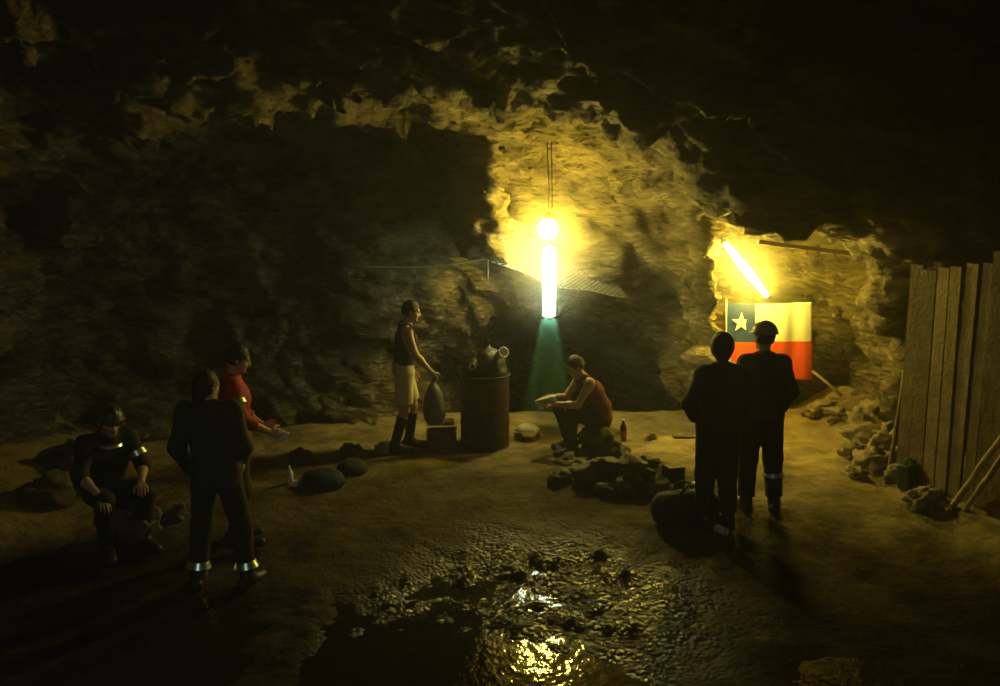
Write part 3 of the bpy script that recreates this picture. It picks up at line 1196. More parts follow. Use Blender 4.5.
# ------------------------------------------------------------------ person by the oil drum, seen from the side
DRUM = on(485, 446)
def man_at_drum():
    J = stand()
    J.update(hipL=(-.09, .0, .93), kneeL=(-.10, .10, .51), ankL=(-.10, .05, .09), toeL=(-.11, .24, .035),
             kneeR=(.10, .00, .50), ankR=(.10, -.12, .09), toeR=(.12, .07, .035),
             wai=(0, .02, 1.11), che=(0, .035, 1.30), nek=(0, .04, 1.475), hea=(0, .095, 1.635), hf=(0, 1, -.2),
             shL=(-.18, .02, 1.435), shR=(.18, .045, 1.43),
             elR=(.225, .13, 1.165), wrR=(.19, .30, .965), hdR=(0, .45, -1), pnR=(-1, 0, -.1), curlR=.75,
             elL=(-.24, -.02, 1.15), wrL=(-.22, .10, .92))
    p = on(405, 450)
    return p, J, person('person in dark vest and pale shorts standing at the oil drum with a sack', p, -PI / 2 + .12, J, [
        ('vest', M['purple'], top_mesh(J, 0, hem=.02, seed=4)),
        ('shorts', M['tan'], pants_mesh(J, .42, g=.022, seed=5)),
        ('boot', M['rubber'], boot_mesh(J, 'L', .82)), ('boot', M['rubber'], boot_mesh(J, 'R', .82)),
        ('hair', M['hair'], hair_mesh(J))])
pA, JA, A = man_at_drum()

def local(p, yaw, v):
    return Vector(p) + Matrix.Rotation(yaw, 3, 'Z') @ Vector(v)

# sack hanging from the hand
def sack(name, label, mm, loc, rot, size, seed, cat='bag', neck=True, group=None):
    sx, sy, sz = size
    B = Blob()
    B.ell((0, 0, sz * .40), (sx * .5, sy * .5, sz * .42), None, .04)
    B.ell((sx * .05, 0, sz * .22), (sx * .52, sy * .52, sz * .25), None, .05)
    if neck:
        B.cap((0, 0, sz * .72), (0, 0, sz * .92), .035, .022, .06)
        B.cap((0, 0, sz * .9), (.02, .01, sz * 1.0), .02, .045, .02, flat=True)
    B.cut((0, 0, 0), (0, 0, -1))
    me = B.mesh(name, .014, .016, 7, seed)
    return tag(obj(name, me, mm, None, loc, rot), label, cat, group)

hA = local(pA, -PI / 2 + .12, (.18, .335, .865))
sack('sack', 'grey sack dangling from the hand of the person in pale shorts', M['greybag'], (hA.x, hA.y, hA.z - .52), (0, 0, .4), (.24, .20, .56), 6)

# ------------------------------------------------------------------ oil drum heaped with rubbish
def oil_drum():
    t = thing('oil_drum', 'rusty dark oil drum heaped with rubbish behind the seated person', 'barrel', DRUM)
    bm = bm_new()
    prof = []
    for i in range(0, 37):
        z = .02 + i * .0238
        b = sum(.011 * math.exp(-((z - q) / .014) ** 2) for q in (.30, .58)) + .003 * math.sin(z * 90) * (z > .62)
        prof.append((.288 + b, z))
    prof += [(.275, .877), (.27, .845), (.001, .84)]
    add_lathe(bm, [(.001, .022)] + prof, 40, cap=False)
    obj('drum_shell', bm, M['rust'], t)
    for z in (.012, .872):
        bm = bm_new()
        add_tube(bm, [(.291 * math.cos(k * PI / 20), .291 * math.sin(k * PI / 20), z) for k in range(41)], .012, 8, cap=False)
        obj('rim', bm, M['rust'], t)
    return t
oil_drum()
sack('garbage_bag', 'black rubbish bag bulging out of the oil drum', M['plastic'], DRUM + Vector((.03, .03, .78)), (0, 0, .3), (.44, .44, .50), 9)
sack('garbage_bag', 'smaller black rubbish bag slumped over the left rim of the oil drum', M['plastic'], DRUM + Vector((-.15, -.08, .85)), (.1, .15, 1.3), (.24, .26, .28), 12)

def cup(name, label, loc, rot, r=.045, h=.10, m_=None, cat='cup', group=None):
    bm = bm_new()
    add_lathe(bm, [(.001, 0), (r * .75, 0), (r, h), (r + .004, h + .002), (r * .93, h), (r * .7, .006), (.001, .006)], 24, cap=False)
    return tag(obj(name, bm, m_ or M['white'], None, loc, rot), label, cat, group)
cup('plastic_cup', 'white plastic cup on top of the heap in the oil drum', DRUM + Vector((.16, -.09, 1.12)), (.9, .9, 0), .06, .13)
cup('plastic_cup', 'small white cup lying on the left side of the drum heap', DRUM + Vector((-.13, -.17, .99)), (1.2, -.4, 0), .035, .08)

def tin(name, label, loc, rot, r=.036, h=.11, m_=None, cat='can', group=None):
    bm = bm_new()
    add_lathe(bm, [(.001, .004), (r * .9, .004), (r * .93, 0), (r, .008), (r, h - .008), (r * .93, h), (r * .9, h - .004), (.001, h - .004)], 20, cap=False)
    return tag(obj(name, bm, m_ or M['steel'], None, loc, rot), label, cat, group)

def box_thing(name, label, cat, loc, rotz, size, m_, flaps=True):
    t = thing(name, label, cat, loc, rotz)
    sx, sy, sz = size
    bm = bm_new()
    add_box(bm, (sx, sy, sz), Matrix.Translation((0, 0, sz / 2)), .008)
    obj('box_body', bm, m_, t)
    if flaps:
        for s in (-1, 1):
            bm = bm_new()
            add_box(bm, (sx * .98, sy * .45, .008), Matrix.Translation((0, s * sy * .64, sz + .05)) @ Matrix.Rotation(s * .6, 4, 'X'), .002, 1)
            obj('flap', bm, m_, t)
    return t
pb = on(441, 449)
box_thing('cardboard_box', 'brown cardboard box on the ground left of the oil drum', 'box', (pb.x, pb.y + .1, pb.z - .01), .15, (.34, .26, .22), M['card'])

# ------------------------------------------------------------------ seated person in the middle, facing left
def seated_man():
    p = on(588, 451)
    J = stand()
    J.update(hipL=(-.09, -.12, .37), hipR=(.09, -.12, .37), pel=(0, -.13, .40), wai=(0, -.13, .54), che=(0, -.02, .73), nek=(0, .09, .89), hea=(0, .17, 1.02),
             hf=(0, 1, -.45), hu=(0, .35, 1),
             shL=(-.17, .06, .845), shR=(.17, .06, .845),
             kneeL=(-.15, .27, .50), ankL=(-.13, .25, .09), toeL=(-.15, .43, .035),
             kneeR=(.15, .30, .48), ankR=(.14, .18, .09), toeR=(.16, .36, .035),
             elL=(-.22, .21, .61), wrL=(-.14, .44, .62), hdL=(.25, 1, -.1), pnL=(.6, 0, -1), curlL=.7,
             elR=(.22, .21, .61), wrR=(.15, .45, .64), hdR=(-.25, 1, -.1), pnR=(-.6, 0, -1), curlR=.7)
    person('person in maroon vest sitting hunched under the hanging lamps', p, PI / 2 + .25, J, [
        ('vest', M['maroon'], top_mesh(J, 0, hem=.0, seed=7)),
        ('trousers', M['darkcloth'], pants_mesh(J, .9, seed=8)),
        ('boot', M['rubber'], boot_mesh(J, 'L', .5)), ('boot', M['rubber'], boot_mesh(J, 'R', .5)),
        ('hair', M['hair'], hair_mesh(J))])
    # cloth over the hands
    h = local(p, PI / 2 + .25, (0, .53, .655))
    B = Blob()
    B.ell((0, 0, 0), (.15, .07, .018), None, .02).ell((.09, .0, -.05), (.05, .06, .07), None, .03).ell((-.1, .01, -.03), (.05, .05, .045), None, .03)
    tag(obj('cloth', B.mesh('cloth', .010, .012, 12, 4), M['white'], None, h, (0, .35, 2.6)), 'pale cloth in the hands of the seated person', 'cloth')
    return p
pB = seated_man()

def stone_mesh(seed, sx, sy, sz, res=4):
    bm = bm_new()
    bmesh.ops.create_icosphere(bm, subdivisions=res, radius=1)
    V = np.array([v.co[:] for v in bm.verts])
    w, _ = worley_cell(V + seed * 7.3, 1.3, seed)
    d = 1 + .75 * w + .35 * fbm(V + seed * 3.1, 1.1, 3, seed)
    for v, k in zip(bm.verts, d):
        v.co = Vector((v.co.x * sx * k, v.co.y * sy * k, v.co.z * sz * k))
    for f in bm.faces:
        f.smooth = True
    return bm

def stone(label, x, y, s, seed, group=None, name='rock', sink=.25, m_=None, cat='rock'):
    o = obj(name, stone_mesh(seed, *s), m_ or M['stone'], None, (x, y, fz(x, y) + s[2] * (1 - sink)), (0, 0, seed * 1.7))
    return tag(o, label, cat, group)
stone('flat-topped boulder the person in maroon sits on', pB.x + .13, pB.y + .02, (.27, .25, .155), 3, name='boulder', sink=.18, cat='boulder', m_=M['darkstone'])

# pale crumpled sheet on a stone left of the seated person
pc = on(528, 438)
stone('pale stone left of the seated person under the crumpled bag', pc.x, pc.y + .05, (.20, .16, .07), 8)
sack('plastic_bag', 'crumpled white plastic bag left of the seated person', M['white'], (pc.x, pc.y, pc.z + .05), (0, .1, .6), (.30, .22, .16), 15, neck=False)

pr = on(561, 449)
sack('rag', 'pale rag dropped on the ground at the boots of the seated person', M['white'], (pr.x - .02, pr.y - .02, pr.z), (0, 0, .4), (.13, .10, .10), 25, 'rag', neck=False)

def bottle(name, label, loc, h=.26, r=.036, m_=None, band=True, rot=(0, 0, 0), cat='bottle'):
    t = thing(name, label, cat, loc)
    t.rotation_euler = rot
    bm = bm_new()
    add_lathe(bm, [(.001, 0), (r * .9, 0), (r, h * .04), (r, h * .58), (r * .85, h * .68), (r * .4, h * .84), (r * .36, h * .94), (.001, h * .94)], 24, cap=False)
    obj('glass', bm, m_ or M['bottle'], t)
    bm = bm_new()
    add_lathe(bm, [(r * .42, h * .93), (r * .42, h)], 20)
    obj('cap', bm, M['white'], t)
    if band:
        bm = bm_new()
        add_lathe(bm, [(r + .0015, h * .2), (r + .0015, h * .48)], 24, cap=False)
        obj('paper_band', bm, M['labelred'], t)
    return t
bottle('bottle', 'dark bottle standing on the bright dirt right of the seated person', on(623, 441), .27, .042)
pst = on(652, 439)
stone('small dark stone on the bright dirt between bottle and standing pair', pst.x, pst.y, (.07, .06, .05), 17)
pst = on(386, 453)
stone('small stone with a pale face behind the heels of the person in shorts', pst.x, pst.y, (.12, .09, .08), 19)

# ------------------------------------------------------------------ the pair standing with their backs to the camera
def pair():
    p = on(715, 528)
    J = stand()
    J.update(elL=(-.31, -.10, 1.17), wrL=(-.20, .04, 1.00), hdL=(.6, .5, -.5), pnL=(1, .1, .2), curlL=.5,
             elR=(.225, .0, 1.15), wrR=(.17, .17, .97), hdR=(-.5, .6, -.5), pnR=(-1, .1, 0),
             hea=(.01, .025, 1.635), hf=(.25, 1, -.08))
    person('bareheaded person in dark coverall, left one of the pair before the flag', p, .12, J, [
        ('jacket', M['darkcloth'], top_mesh(J, 1, g=.018, hem=-.08, coat=True, seed=11)),
        ('trousers', M['darkcloth'], pants_mesh(J, .93, g=.026, seed=12)),
        ('boot', M['rubber'], boot_mesh(J, 'L', .3)), ('boot', M['rubber'], boot_mesh(J, 'R', .3)),
        ('hair', M['hair'], hair_mesh(J, True, .018))])
    q = on(757, 511)
    J = stand()
    J.update(elL=(-.215, .02, 1.15), wrL=(-.17, .16, .96), elR=(.245, -.06, 1.15), wrR=(.19, .08, .95), hdR=(-.4, .5, -.7), pnR=(-1, .1, 0),
             hf=(-.35, 1, -.05), kneeR=(.13, .03, .50), ankR=(.15, -.01, .09), toeR=(.19, .17, .035))
    kn, an = Vector(J['kneeR']), Vector(J['ankR'])
    bz = an + (kn - an) * .66
    person('person in hard hat with a reflective leg band, standing right before the flag', q, -.05, J, [
        ('jacket', M['olive'], top_mesh(J, 1, g=.018, hem=-.08, coat=True, seed=13)),
        ('trousers', M['darkcloth'], pants_mesh(J, .93, g=.024, seed=14)),
        ('boot', M['rubber'], boot_mesh(J, 'L', .3)), ('boot', M['rubber'], boot_mesh(J, 'R', .3)),
        ('hair', M['hair'], hair_mesh(J)), ('hard_hat', M['helmet'], hat_mesh(J)),
        ('reflective_band', M['tape'], band_mesh(bz, kn, .101, .080, .052))])
    return p, q
pC, pD = pair()

# gear on the ground left of their boots
g1 = on(673, 486)
box_thing('battery_box', 'black box standing on end among the gear left of the pair', 'box', (g1.x, g1.y, g1.z - .01), .35, (.18, .15, .22), M['rubber'], flaps=False)
g2 = on(690, 528)
def duffel():
    t = thing('duffel_bag', 'plump dark duffel bag at the feet of the standing pair', 'bag', (g2.x - .02, g2.y + .12, g2.z - .02), .3)
    B = Blob()
    B.cap((-.17, 0, .17), (.17, 0, .17), .165, .16, .02)
    B.cut((0, 0, 0), (0, 0, -1))
    obj('bag_body', B.mesh('bag_body', .012, .014, 9, 22), M['bluebag'], t)
    for s in (-1, 1):
        tube('handle', [(-.09, s * .06, .31), (-.07, s * .075, .37), (0, s * .06, .40), (.07, s * .075, .37), (.09, s * .06, .31)], .010, M['rubber'], t)
    return t
duffel()
cup('plastic_cup', 'pale cup on the ground left of the black gear box', on(671, 494), (0, 0, 0), .04, .09)
cup('plastic_cup', 'pale cup on its side between the gear box and the pair', on(692, 489) + Vector((0, 0, .05)), (1.5, 0, 1.2), .036, .12)
tin('drink_can', 'small pale can upright on the dirt right of the duffel bag', on(718, 508), (0, 0, 0), .034, .10, M['white'])
tin('drink_can', 'dull can lying in front of the duffel bag', on(716, 531) + Vector((0, 0, .03)), (1.57, 0, .6), .034, .12, M['white'])

# board on the dirt behind the pair
pbd = on(690, 438)
bm = bm_new()
add_box(bm, (.42, .12, .03), None, .006)
tag(obj('board', bm, M['wood'], None, (pbd.x, pbd.y, pbd.z + .02), (0, .03, .05)), 'short dark board lying on the bright dirt behind the pair', 'board')

# ------------------------------------------------------------------ the group at the left
def left_group():
    p = on(222, 588)
    J = stand()
    J.update(hipL=(-.09, 0, .93), kneeL=(-.15, .03, .50), ankL=(-.19, -.01, .09), toeL=(-.23, .17, .035),
             kneeR=(.16, .05, .50), ankR=(.20, .03, .09), toeR=(.25, .20, .035),
             hea=(-.05, .02, 1.62), nek=(-.035, -.01, 1.47), che=(-.02, .01, 1.30), shL=(-.21, 0, 1.42), shR=(.15, 0, 1.435),
             elL=(-.29, -.03, 1.14), wrL=(-.25, .11, .93), elR=(.22, .02, 1.14), wrR=(.12, .20, 1.0), hf=(.5, 1, -.15))
    def bnd(n):
        kn, an = Vector(J['knee' + n]), Vector(J['ank' + n])
        return band_mesh(an + (kn - an) * .26, kn, .100, .079, .052)
    person('person in dark grey with two glowing ankle bands standing at left', p, -.1, J, [
        ('jacket', M['greycloth'], top_mesh(J, 1, g=.02, hem=-.12, coat=True, seed=15)),
        ('trousers', M['darkcloth'], pants_mesh(J, .93, g=.018, seed=16)),
        ('boot', M['rubber'], boot_mesh(J, 'L', .3)), ('boot', M['rubber'], boot_mesh(J, 'R', .3)),
        ('hair', M['hair'], hair_mesh(J, True)),
        ('reflective_band', M['tape'], bnd('L')), ('reflective_band', M['tape'], bnd('R'))])
    # red jacket, standing just behind
    q = on(240, 543)
    J = stand()
    J.update(hea=(0, .05, 1.63), hf=(0, 1, -.3), elR=(.25, .05, 1.16), wrR=(.16, .27, 1.02), hdR=(-.3, 1, -.4), pnR=(-1, 0, -.3),
             elL=(-.24, .03, 1.15), wrL=(-.15, .24, 1.0), hdL=(.3, 1, -.3))
    sh, el = Vector(J['shR']), Vector(J['elR'])
    person('person in red jacket half hidden behind the dark grey figure', q, -PI / 2 + .3, J, [
        ('jacket', M['red'], top_mesh(J, .78, g=.018, hem=-.02, coat=True, seed=17)),
        ('trousers', M['darkcloth'], pants_mesh(J, .93, g=.02, seed=18)),
        ('boot', M['rubber'], boot_mesh(J, 'L', .3)), ('boot', M['rubber'], boot_mesh(J, 'R', .3)),
        ('hair', M['hair'], hair_mesh(J)),
        ('reflective_band', M['tape'], band_mesh(sh + (el - sh) * .45, sh, .090, .078, .045))])
    # paper held
    h = local(q, -PI / 2 + .3, (.12, .36, .965))
    bm = bm_new()
    n = 6
    vs = [[bm.verts.new(((i / n - .5) * .15, (j / n - .5) * .11, .012 * math.sin(i * .9) + .008 * math.cos(j * 1.3))) for j in range(n + 1)] for i in range(n + 1)]
    for i in range(n):
        for j in range(n):
            bm.faces.new((vs[i][j], vs[i + 1][j], vs[i + 1][j + 1], vs[i][j + 1])).smooth = True
    o = obj('paper_sheet', bm, M['white'], None, h, (.75, .1, -.3))
    sm = o.modifiers.new('thickness', 'SOLIDIFY')
    sm.thickness = .003
    tag(o, 'white folded paper held by the person in the red jacket', 'paper')
    # seated at far left
    s = on(116, 545)
    J = stand()
    J.update(hipL=(-.09, -.14, .45), hipR=(.09, -.14, .45), pel=(0, -.15, .48), wai=(0, -.15, .62), che=(0, -.08, .81), nek=(0, -.02, .985), hea=(0, .05, 1.125),
             hf=(0, 1, -.3), hu=(0, .2, 1), shL=(-.18, -.035, .935), shR=(.18, -.035, .935),
             kneeL=(-.17, .30, .51), ankL=(-.15, .25, .09), toeL=(-.19, .43, .035), kneeR=(.17, .30, .51), ankR=(.15, .25, .09), toeR=(.19, .43, .035),
             elL=(-.26, .05, .68), wrL=(-.15, .28, .60), hdL=(.3, 1, -.2), pnL=(0, 0, -1),
             elR=(.28, .08, .70), wrR=(.20, .30, .56), hdR=(0, 1, -.5), pnR=(0, 0, -1))
    ch = Vector(J['shL'])
    el = Vector(J['elL'])
    person('person in dark work clothes and hard hat seated at far left', s, PI + .75, J, [
        ('jacket', M['darkcloth'], top_mesh(J, .62, g=.018, hem=.0, coat=True, seed=19)),
        ('trousers', M['darkcloth'], pants_mesh(J, .93, g=.02, seed=20)),
        ('boot', M['rubber'], boot_mesh(J, 'L', .3)), ('boot', M['rubber'], boot_mesh(J, 'R', .3)),
        ('hair', M['hair'], hair_mesh(J)), ('hard_hat', M['helmetdark'], hat_mesh(J)),
        ('reflective_band', M['tape'], band_mesh(ch + (el - ch) * .55, ch, .088, .080, .05)),
        ('reflective_patch', M['tape'], band_mesh(Vector(J['nek']) + Vector((0, .03, -.06)), Vector(J['hea']), .112, .098, .018))])
    return p, q, s
pE, pF, pG = left_group()
stone('low dark boulder under the person seated at far left', pG.x + .10, pG.y + .10, (.27, .25, .20), 23, name='boulder', sink=.1, cat='boulder', m_=M['darkstone'])

# bags and a small bottle at the foot of the left wall
pk = on(322, 487)
sack('duffel_bag', 'dark bag slumped on the ground right of the small pale bottle', M['bluebag'], (pk.x, pk.y + .05, pk.z - .02), (0, 0, .2), (.42, .32, .24), 31, neck=False)
pk = on(345, 478)
sack('sack', 'dark sack lying against the bag at the edge of the lit ground', M['darkcloth'], (pk.x + .04, pk.y + .2, pk.z - .02), (0, 0, 1.1), (.34, .30, .20), 33, neck=False)
bottle('bottle', 'small pale bottle standing on the ground right of the red jacket', on(290, 484), .19, .035, M['white'], False)
tin('tin_can', 'low pale can beside the small pale bottle', on(296, 486), (0, 0, 0), .03, .06, M['white'])

# ------------------------------------------------------------------ flag hung at the back right
def flag():
    tl, tr = at(727, 303, 11.95), at(812, 302, 11.75)
    bl, br = at(727, 380, 11.95), at(812, 379, 11.75)
    n, mrow = 48, 40
    bm = bm_new()
    vs = []
    for i in range(n + 1):
        row = []
        for j in range(mrow + 1):
            u, v = i / n, j / mrow
            p = (tl * (1 - u) + tr * u) * (1 - v) + (bl * (1 - u) + br * u) * v
            p = p + Vector((0, .018 * math.sin(u * 17 + v * 1.5) * (.35 + v) + .01 * math.sin(u * 31 + 2), -.012 * math.sin(u * PI) * (1 - v) - .008 * math.sin(u * 9) * v))
            row.append(bm.verts.new(p))
        vs.append(row)
    # five pointed star in the canton: cell is in star?
    def in_star(x, y):
        a = math.atan2(x, y) % (2 * PI / 5)
        a = min(a, 2 * PI / 5 - a)
        r = math.hypot(x, y)
        R, k = 1.0, .382
        # edge from tip (angle 0) to notch (angle 36 deg)
        x1, y1, x2, y2 = 0, R, k * math.sin(PI / 5), k * math.cos(PI / 5)
        px_, py_ = r * math.sin(a), r * math.cos(a)
        return (x2 - x1) * (py_ - y1) - (y2 - y1) * (px_ - x1) < 0
    for i in range(n):
        for j in range(mrow):
            f = bm.faces.new((vs[i][j], vs[i + 1][j], vs[i + 1][j + 1], vs[i][j + 1]))
            f.smooth = True
            v = (j + .5) / mrow
            u = (i + .5) / n
            f.material_index = 1 if v > .5 else (2 if u < .335 else 0)
    t = thing('flag', 'flag with blue starred canton, white and red bands hung on the rock', 'flag', (tl + br) / 2)
    o = obj('flag_cloth', bm, [M['flag_white'], M['flag_red'], M['flag_blue']], t)
    o.matrix_parent_inverse = Matrix.Translation(-((tl + br) / 2))
    md = o.modifiers.new('thickness', 'SOLIDIFY')
    md.thickness = .004
    # star sewn on the canton
    c = (tl * (1 - .167) + tr * .167) * .75 + (bl * (1 - .167) + br * .167) * .25
    bm = bm_new()
    R = .14
    ring = []
    for k in range(10):
        rr = R if k % 2 == 0 else R * .382
        a = k * PI / 5
        ring.append(bm.verts.new((rr * math.sin(a), -.022, rr * math.cos(a))))
    c0 = bm.verts.new((0, -.022, 0))
    for k in range(10):
        bm.faces.new((c0, ring[k], ring[(k + 1) % 10]))
    s = obj('star', bm, M['flag_white'], t)
    s.location = c - (tl + br) / 2
    md = s.modifiers.new('thickness', 'SOLIDIFY')
    md.thickness = .004
    # pale hoist edge
    hz = tube('hoist_rope', [tl + Vector((-.012, -.01, .05)), (tl + bl) / 2 + Vector((-.012, -.012, 0)), bl + Vector((-.012, -.01, -.02))], .008, M['white'], t)
    hz.matrix_parent_inverse = Matrix.Translation(-((tl + br) / 2))
flag()
a, b = at(812, 371, 11.65), at(842, 396, 11.4)
tag(tube('stick', [a, a.lerp(b, .5) + Vector((0, 0, .008)), b], [.018, .02, .022], M['palewood']), 'pale stick sticking out from the lower right of the flag', 'stick')
a, b = at(768, 243, 11.0), at(838, 252, 10.95)
bm = bm_new()
q = (b - a).to_track_quat('X', 'Z').to_matrix().to_4x4()
q.translation = (a + b) / 2
add_box(bm, ((b - a).length + .25, .12, .055), q, .01)
tag(obj('timber_beam', bm, M['palewood']), 'short timber wedged under the rock above the flag', 'beam')

# ------------------------------------------------------------------ plank partition at the right, with poles
def plank_wall():
    a, b = Vector((4.10, 8.95)), Vector((4.78, 5.7))
    L = (b - a).length
    d = (b - a) / L
    nrm = Vector((-d.y * -1, d.x * -1))
    if nrm.x > 0:
        nrm = -nrm
    t = thing('plank_partition', 'partition of upright weathered planks at the right edge', 'partition', (a.x, a.y, fz(a.x, a.y)))
    rr = rs(5)
    bm = bm_new()
    s = 0
    while s < L:
        w = rr.uniform(.15, .20)
        c = a + d * (s + w / 2)
        z0 = fz(c.x, c.y) - .08
        top = 2.22 + .16 * s + rr.uniform(-.05, .05)
        rot = Matrix.Rotation(math.atan2(d.y, d.x), 4, 'Z') @ Matrix.Rotation(rr.uniform(-.012, .012), 4, 'Y') @ Matrix.Rotation(rr.uniform(-.12, .12), 4, 'Z')
        m4 = Matrix.Translation((c.x - a.x + nrm.x * rr.uniform(-.015, .015), c.y - a.y, (z0 + top) / 2 - fz(a.x, a.y))) @ rot
        add_box(bm, (w - .012, .03, top - z0), m4, .005, 1)
        s += w
    obj('plank_panel', bm, M['wood'], t)
    for z in (.55, 1.75):
        bm = bm_new()
        c = a + d * L / 2 - nrm * .06
        add_box(bm, (L, .06, .09), Matrix.Translation((c.x - a.x, c.y - a.y, z)) @ Matrix.Rotation(math.atan2(d.y, d.x), 4, 'Z'), .006, 1)
        obj('rail', bm, M['wood'], t)
plank_wall()

def pole(label, p0, p1, r0, r1, m_, seed, name='pole', cat='pole', group=None):
    rr = rs(seed)
    n = 9
    pts, rad = [], []
    for i in range(n):
        t = i / (n - 1)
        p = Vector(p0).lerp(Vector(p1), t)
        w = math.sin(t * PI) * .007
        pts.append(p + Vector((w * rr.uniform(-1, 1), w * rr.uniform(-1, 1), w * rr.uniform(-.5, .5))))
        rad.append((r0 + (r1 - r0) * t) * rr.uniform(.93, 1.07))
    return tag(tube(name, pts, rad, m_, None, 10), label, cat, group)
q0 = on(952, 507)
q1 = on(963, 509)
pole('pale pole leaning on the plank partition, left of the two', q0, at(1012, 424, 7.05), .030, .027, M['palewood'], 1)
pole('thin pale pole leaning on the plank partition, right of the two', q1 + Vector((0, -.03, 0)), at(1016, 438, 6.9), .028, .024, M['palewood'], 2)
pole('dark shovel shaft leaning on the rock rib left of the planks', on(887, 484), at(905, 372, 9.55), .024, .022, M['wood'], 3, 'tool_shaft', 'tool')
pole('thin grey bar propped up beside the dark shovel shaft', on(901, 482), at(902, 392, 9.5), .014, .014, M['steel'], 4, 'steel_bar', 'bar')
pole('short broken stick lying on the rubble left of the shovel shaft', on(858, 452) + Vector((0, 0, .10)), on(895, 470) + Vector((0, 0, .16)), .02, .016, M['wood'], 5, 'stick', 'stick')

# green can among the rubble
gq = on(908, 488)
def jerrycan():
    t = thing('jerrycan', 'dark green canister standing in the rubble beside the planks', 'canister', (gq.x, gq.y, gq.z - .01), .5)
    bm = bm_new()
    add_box(bm, (.20, .13, .26), Matrix.Translation((0, 0, .13)), .03, 3)
    obj('can_body', bm, M['green'], t)
    tube('handle', [(-.06, 0, .255), (-.05, 0, .30), (.02, 0, .31), (.04, 0, .255)], .010, M['green'], t)
    bm = bm_new()
    add_lathe(bm, [(.022, .255), (.022, .295)], 16, Matrix.Translation((.075, 0, 0)))
    obj('screw_cap', bm, M['rubber'], t)
jerrycan()

# rubble at the foot of the right wall
rr = rs(77)
spots = [(862, 430, .22), (884, 446, .20), (842, 412, .16), (872, 462, .17), (930, 492, .14), (850, 448, .13), (897, 470, .15), (826, 404, .15), (905, 455, .18), (918, 500, .12), (868, 414, .18), (812, 408, .11), (893, 428, .17), (938, 505, .09), (858, 470, .10)]
for i, (x_, y_, s_) in enumerate(spots):
    p = on(x_, y_ + 8)
    stone('rough ochre rock in the rubble at the foot of the right wall', p.x, p.y, (s_ * rr.uniform(.8, 1.2), s_ * rr.uniform(.7, 1.1), s_ * rr.uniform(.55, .85)), 40 + i, 'rubble rocks at the foot of the right wall', sink=.35)
for i, (x_, y_, s_) in enumerate([(570, 466, .12), (607, 470, .14), (640, 478, .11), (590, 482, .08), (655, 492, .12), (622, 458, .12), (585, 476, .15), (625, 490, .14), (645, 466, .13), (605, 492, .11), (668, 500, .09), (632, 474, .17), (560, 480, .10)]):  # dark rocks standing in for the seated person's shadow
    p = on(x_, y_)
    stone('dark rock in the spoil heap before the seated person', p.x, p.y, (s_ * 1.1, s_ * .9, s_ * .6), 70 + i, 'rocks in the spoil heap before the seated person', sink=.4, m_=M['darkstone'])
for i, (x_, y_, s_) in enumerate([(70, 470, .22), (92, 490, .16), (48, 500, .2), (170, 520, .12), (300, 462, .12), (350, 452, .09)]):  # shade is put in the colour of these rocks
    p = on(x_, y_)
    stone('rough rock fallen along the foot of the left wall', p.x, p.y, (s_ * 1.1, s_ * .9, s_ * .7), 80 + i, 'rocks along the foot of the left wall', sink=.35, m_=M['darkstone'])

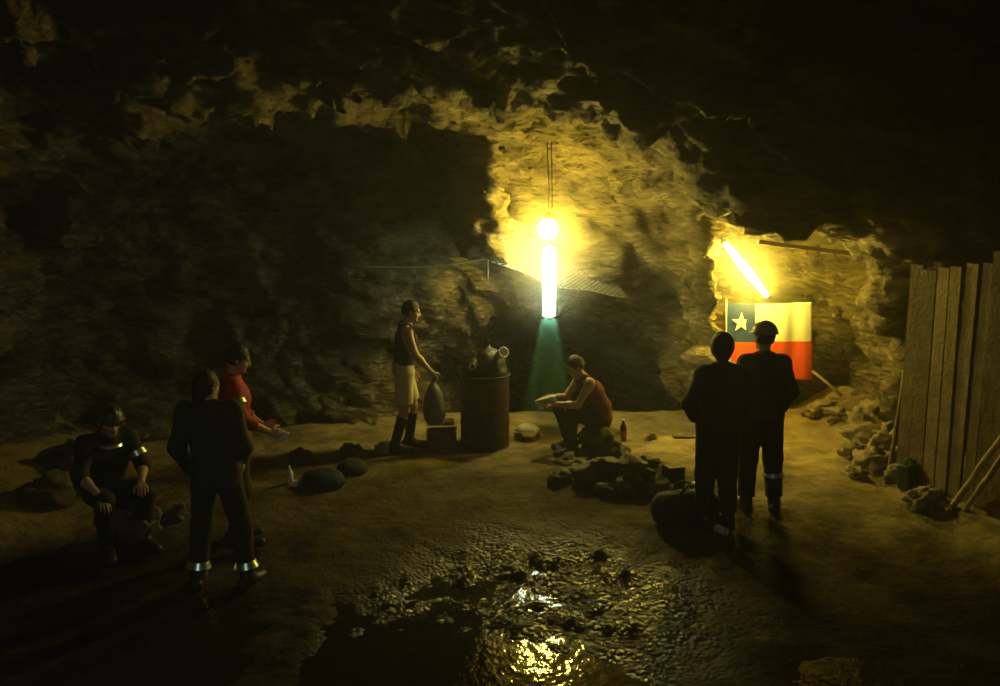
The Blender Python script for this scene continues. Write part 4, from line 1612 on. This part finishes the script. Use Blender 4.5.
# ------------------------------------------------------------------ lamps
def lamp_group():
    # warm globe close under the roof
    g = at(548, 229, 10.95)
    t = thing('globe_lamp', 'warm glowing globe lamp hanging close under the rock roof', 'lamp', g)
    bm = bm_new()
    bmesh.ops.create_uvsphere(bm, u_segments=24, v_segments=16, radius=.12)
    for f in bm.faces:
        f.smooth = True
    obj('globe', bm, M['bulb_glow'], t)
    bm = bm_new()
    add_lathe(bm, [(.03, .112), (.034, .125), (.034, .18), (.012, .2)], 16)
    obj('socket', bm, M['rubber'], t)
    tube('cord', [(0, 0, .19), (.01, .02, .5), (-.01, .1, .9), (0, .2, 1.35)], .006, M['cable'], t)
    # tube lamp hanging upright under it
    a, b = at(549, 247, 10.92), at(549, 317, 10.92)
    t = thing('tube_lamp', 'bright upright tube lamp hanging below the globe lamp', 'lamp', b)
    L = (a - b).length
    bm = bm_new()
    add_lathe(bm, [(.02, 0), (.076, .02), (.08, L * .5), (.076, L - .02), (.02, L)], 24)
    o = obj('tube', bm, M['tube_glow'], t)
    for z in (-.03, L - .005):
        bm = bm_new()
        add_lathe(bm, [(.03, z), (.045, z + .006), (.045, z + .028), (.03, z + .034)], 20)
        obj('end_cap', bm, M['steel'], t)
    tube('cord', [(0, 0, L), (.02, .03, L + .1), (.03, .06, L + .5), (.02, .2, L + 1.4)], .006, M['cable'], t)
    # green lens streak under the tube, imitated by an added volume
    bm = bm_new()
    add_lathe(bm, [(.02, 0), (.14, -.05), (.42, -1.2), (.30, -1.42), (.02, -1.44)], 24)
    hz = obj('haze', bm, M['dust'], None, b)
    tag(hz, 'pale green dusty haze in the light under the hanging tube lamp', 'haze', kind='stuff')
    # work light tilted over the flag
    a, b = at(724, 242, 11.5), at(768, 297, 11.35)
    mid = (a + b) / 2
    t = thing('work_lamp', 'tilted yellow work lamp glaring above the flag', 'lamp', mid)
    q = (b - a).to_track_quat('Z', 'Y').to_matrix().to_4x4()
    L = (b - a).length
    bm = bm_new()
    add_lathe(bm, [(.01, -L / 2), (.030, -L / 2 + .03), (.050, -L * .1), (.050, L * .1), (.030, L / 2 - .03), (.01, L / 2)], 24, q)
    obj('tube', bm, M['flood_glow'], t)
    for z in (-L / 2 - .02, L / 2 - .01):
        bm = bm_new()
        add_lathe(bm, [(.02, z), (.034, z + .004), (.034, z + .026), (.02, z + .03)], 16, q)
        obj('end_cap', bm, M['steel'], t)
    v = (a - mid)
    tube('cord', [v + Vector((-.02, 0, .01)), v + Vector((-.06, .1, .12)), v + Vector((-.05, .25, .35)), v + Vector((-.05, .5, .7))], .007, M['cable'], t)
lamp_group()
dust_cloud('bright yellow dusty haze glowing round the globe and tube lamps', at(549, 258, 10.93), .85, .6, 1.15)
dust_cloud('yellow dusty haze glowing round the tilted work lamp', at(748, 270, 11.42), .68, .5, 1.0, (0, -.75, 0))

# ------------------------------------------------------------------ wire mesh under the roof, and the line tied to it
def wire_net():
    ul, ur = at(500, 215, 11.35), at(600, 255, 11.9)
    ll, lr = at(488, 259, 11.0), at(628, 296, 11.9)
    bm = bm_new()
    def pt(u, v):
        p = (ul * (1 - u) + ur * u) * (1 - v) + (ll * (1 - u) + lr * u) * v
        return p + Vector((0, 0.0, -.10 * math.sin(u * PI) * v + .02 * math.sin(u * 13 + v * 5)))
    def line(pts):
        add_tube(bm, pts, .0035, 4, False)
    n = 26
    for k in range(-n, n + 1, 1):
        pts = []
        pts2 = []
        for i in range(0, 41):
            v = i / 40
            u = k / n + v * .55
            if 0 <= u <= 1:
                pts.append(pt(u, v))
            u2 = k / n + .55 - v * .55 + .45
            if 0 <= u2 <= 1:
                pts2.append(pt(u2, v))
        if len(pts) > 1:
            line(pts)
        if len(pts2) > 1:
            line(pts2)
    line([pt(i / 40, 1) for i in range(41)])
    line([pt(0, i / 40) for i in range(41)])
    me_o = obj('wire_net', bm, M['wire'])
    tag(me_o, 'sagging chain-link wire mesh hung under the roof behind the lamps', 'wire mesh')
    e = at(488, 259, 11.0)
    st = at(352, 266, 10.8)
    tag(tube('rope', [st] + [st.lerp(e, k / 10) + Vector((0, 0, -.05 * math.sin(PI * k / 10))) for k in range(1, 10)] + [e, e + Vector((.0, 0, -.25))], .009, M['rope'], None, 6), 'thin pale line stretched from the wire mesh toward the left wall', 'rope')
wire_net()
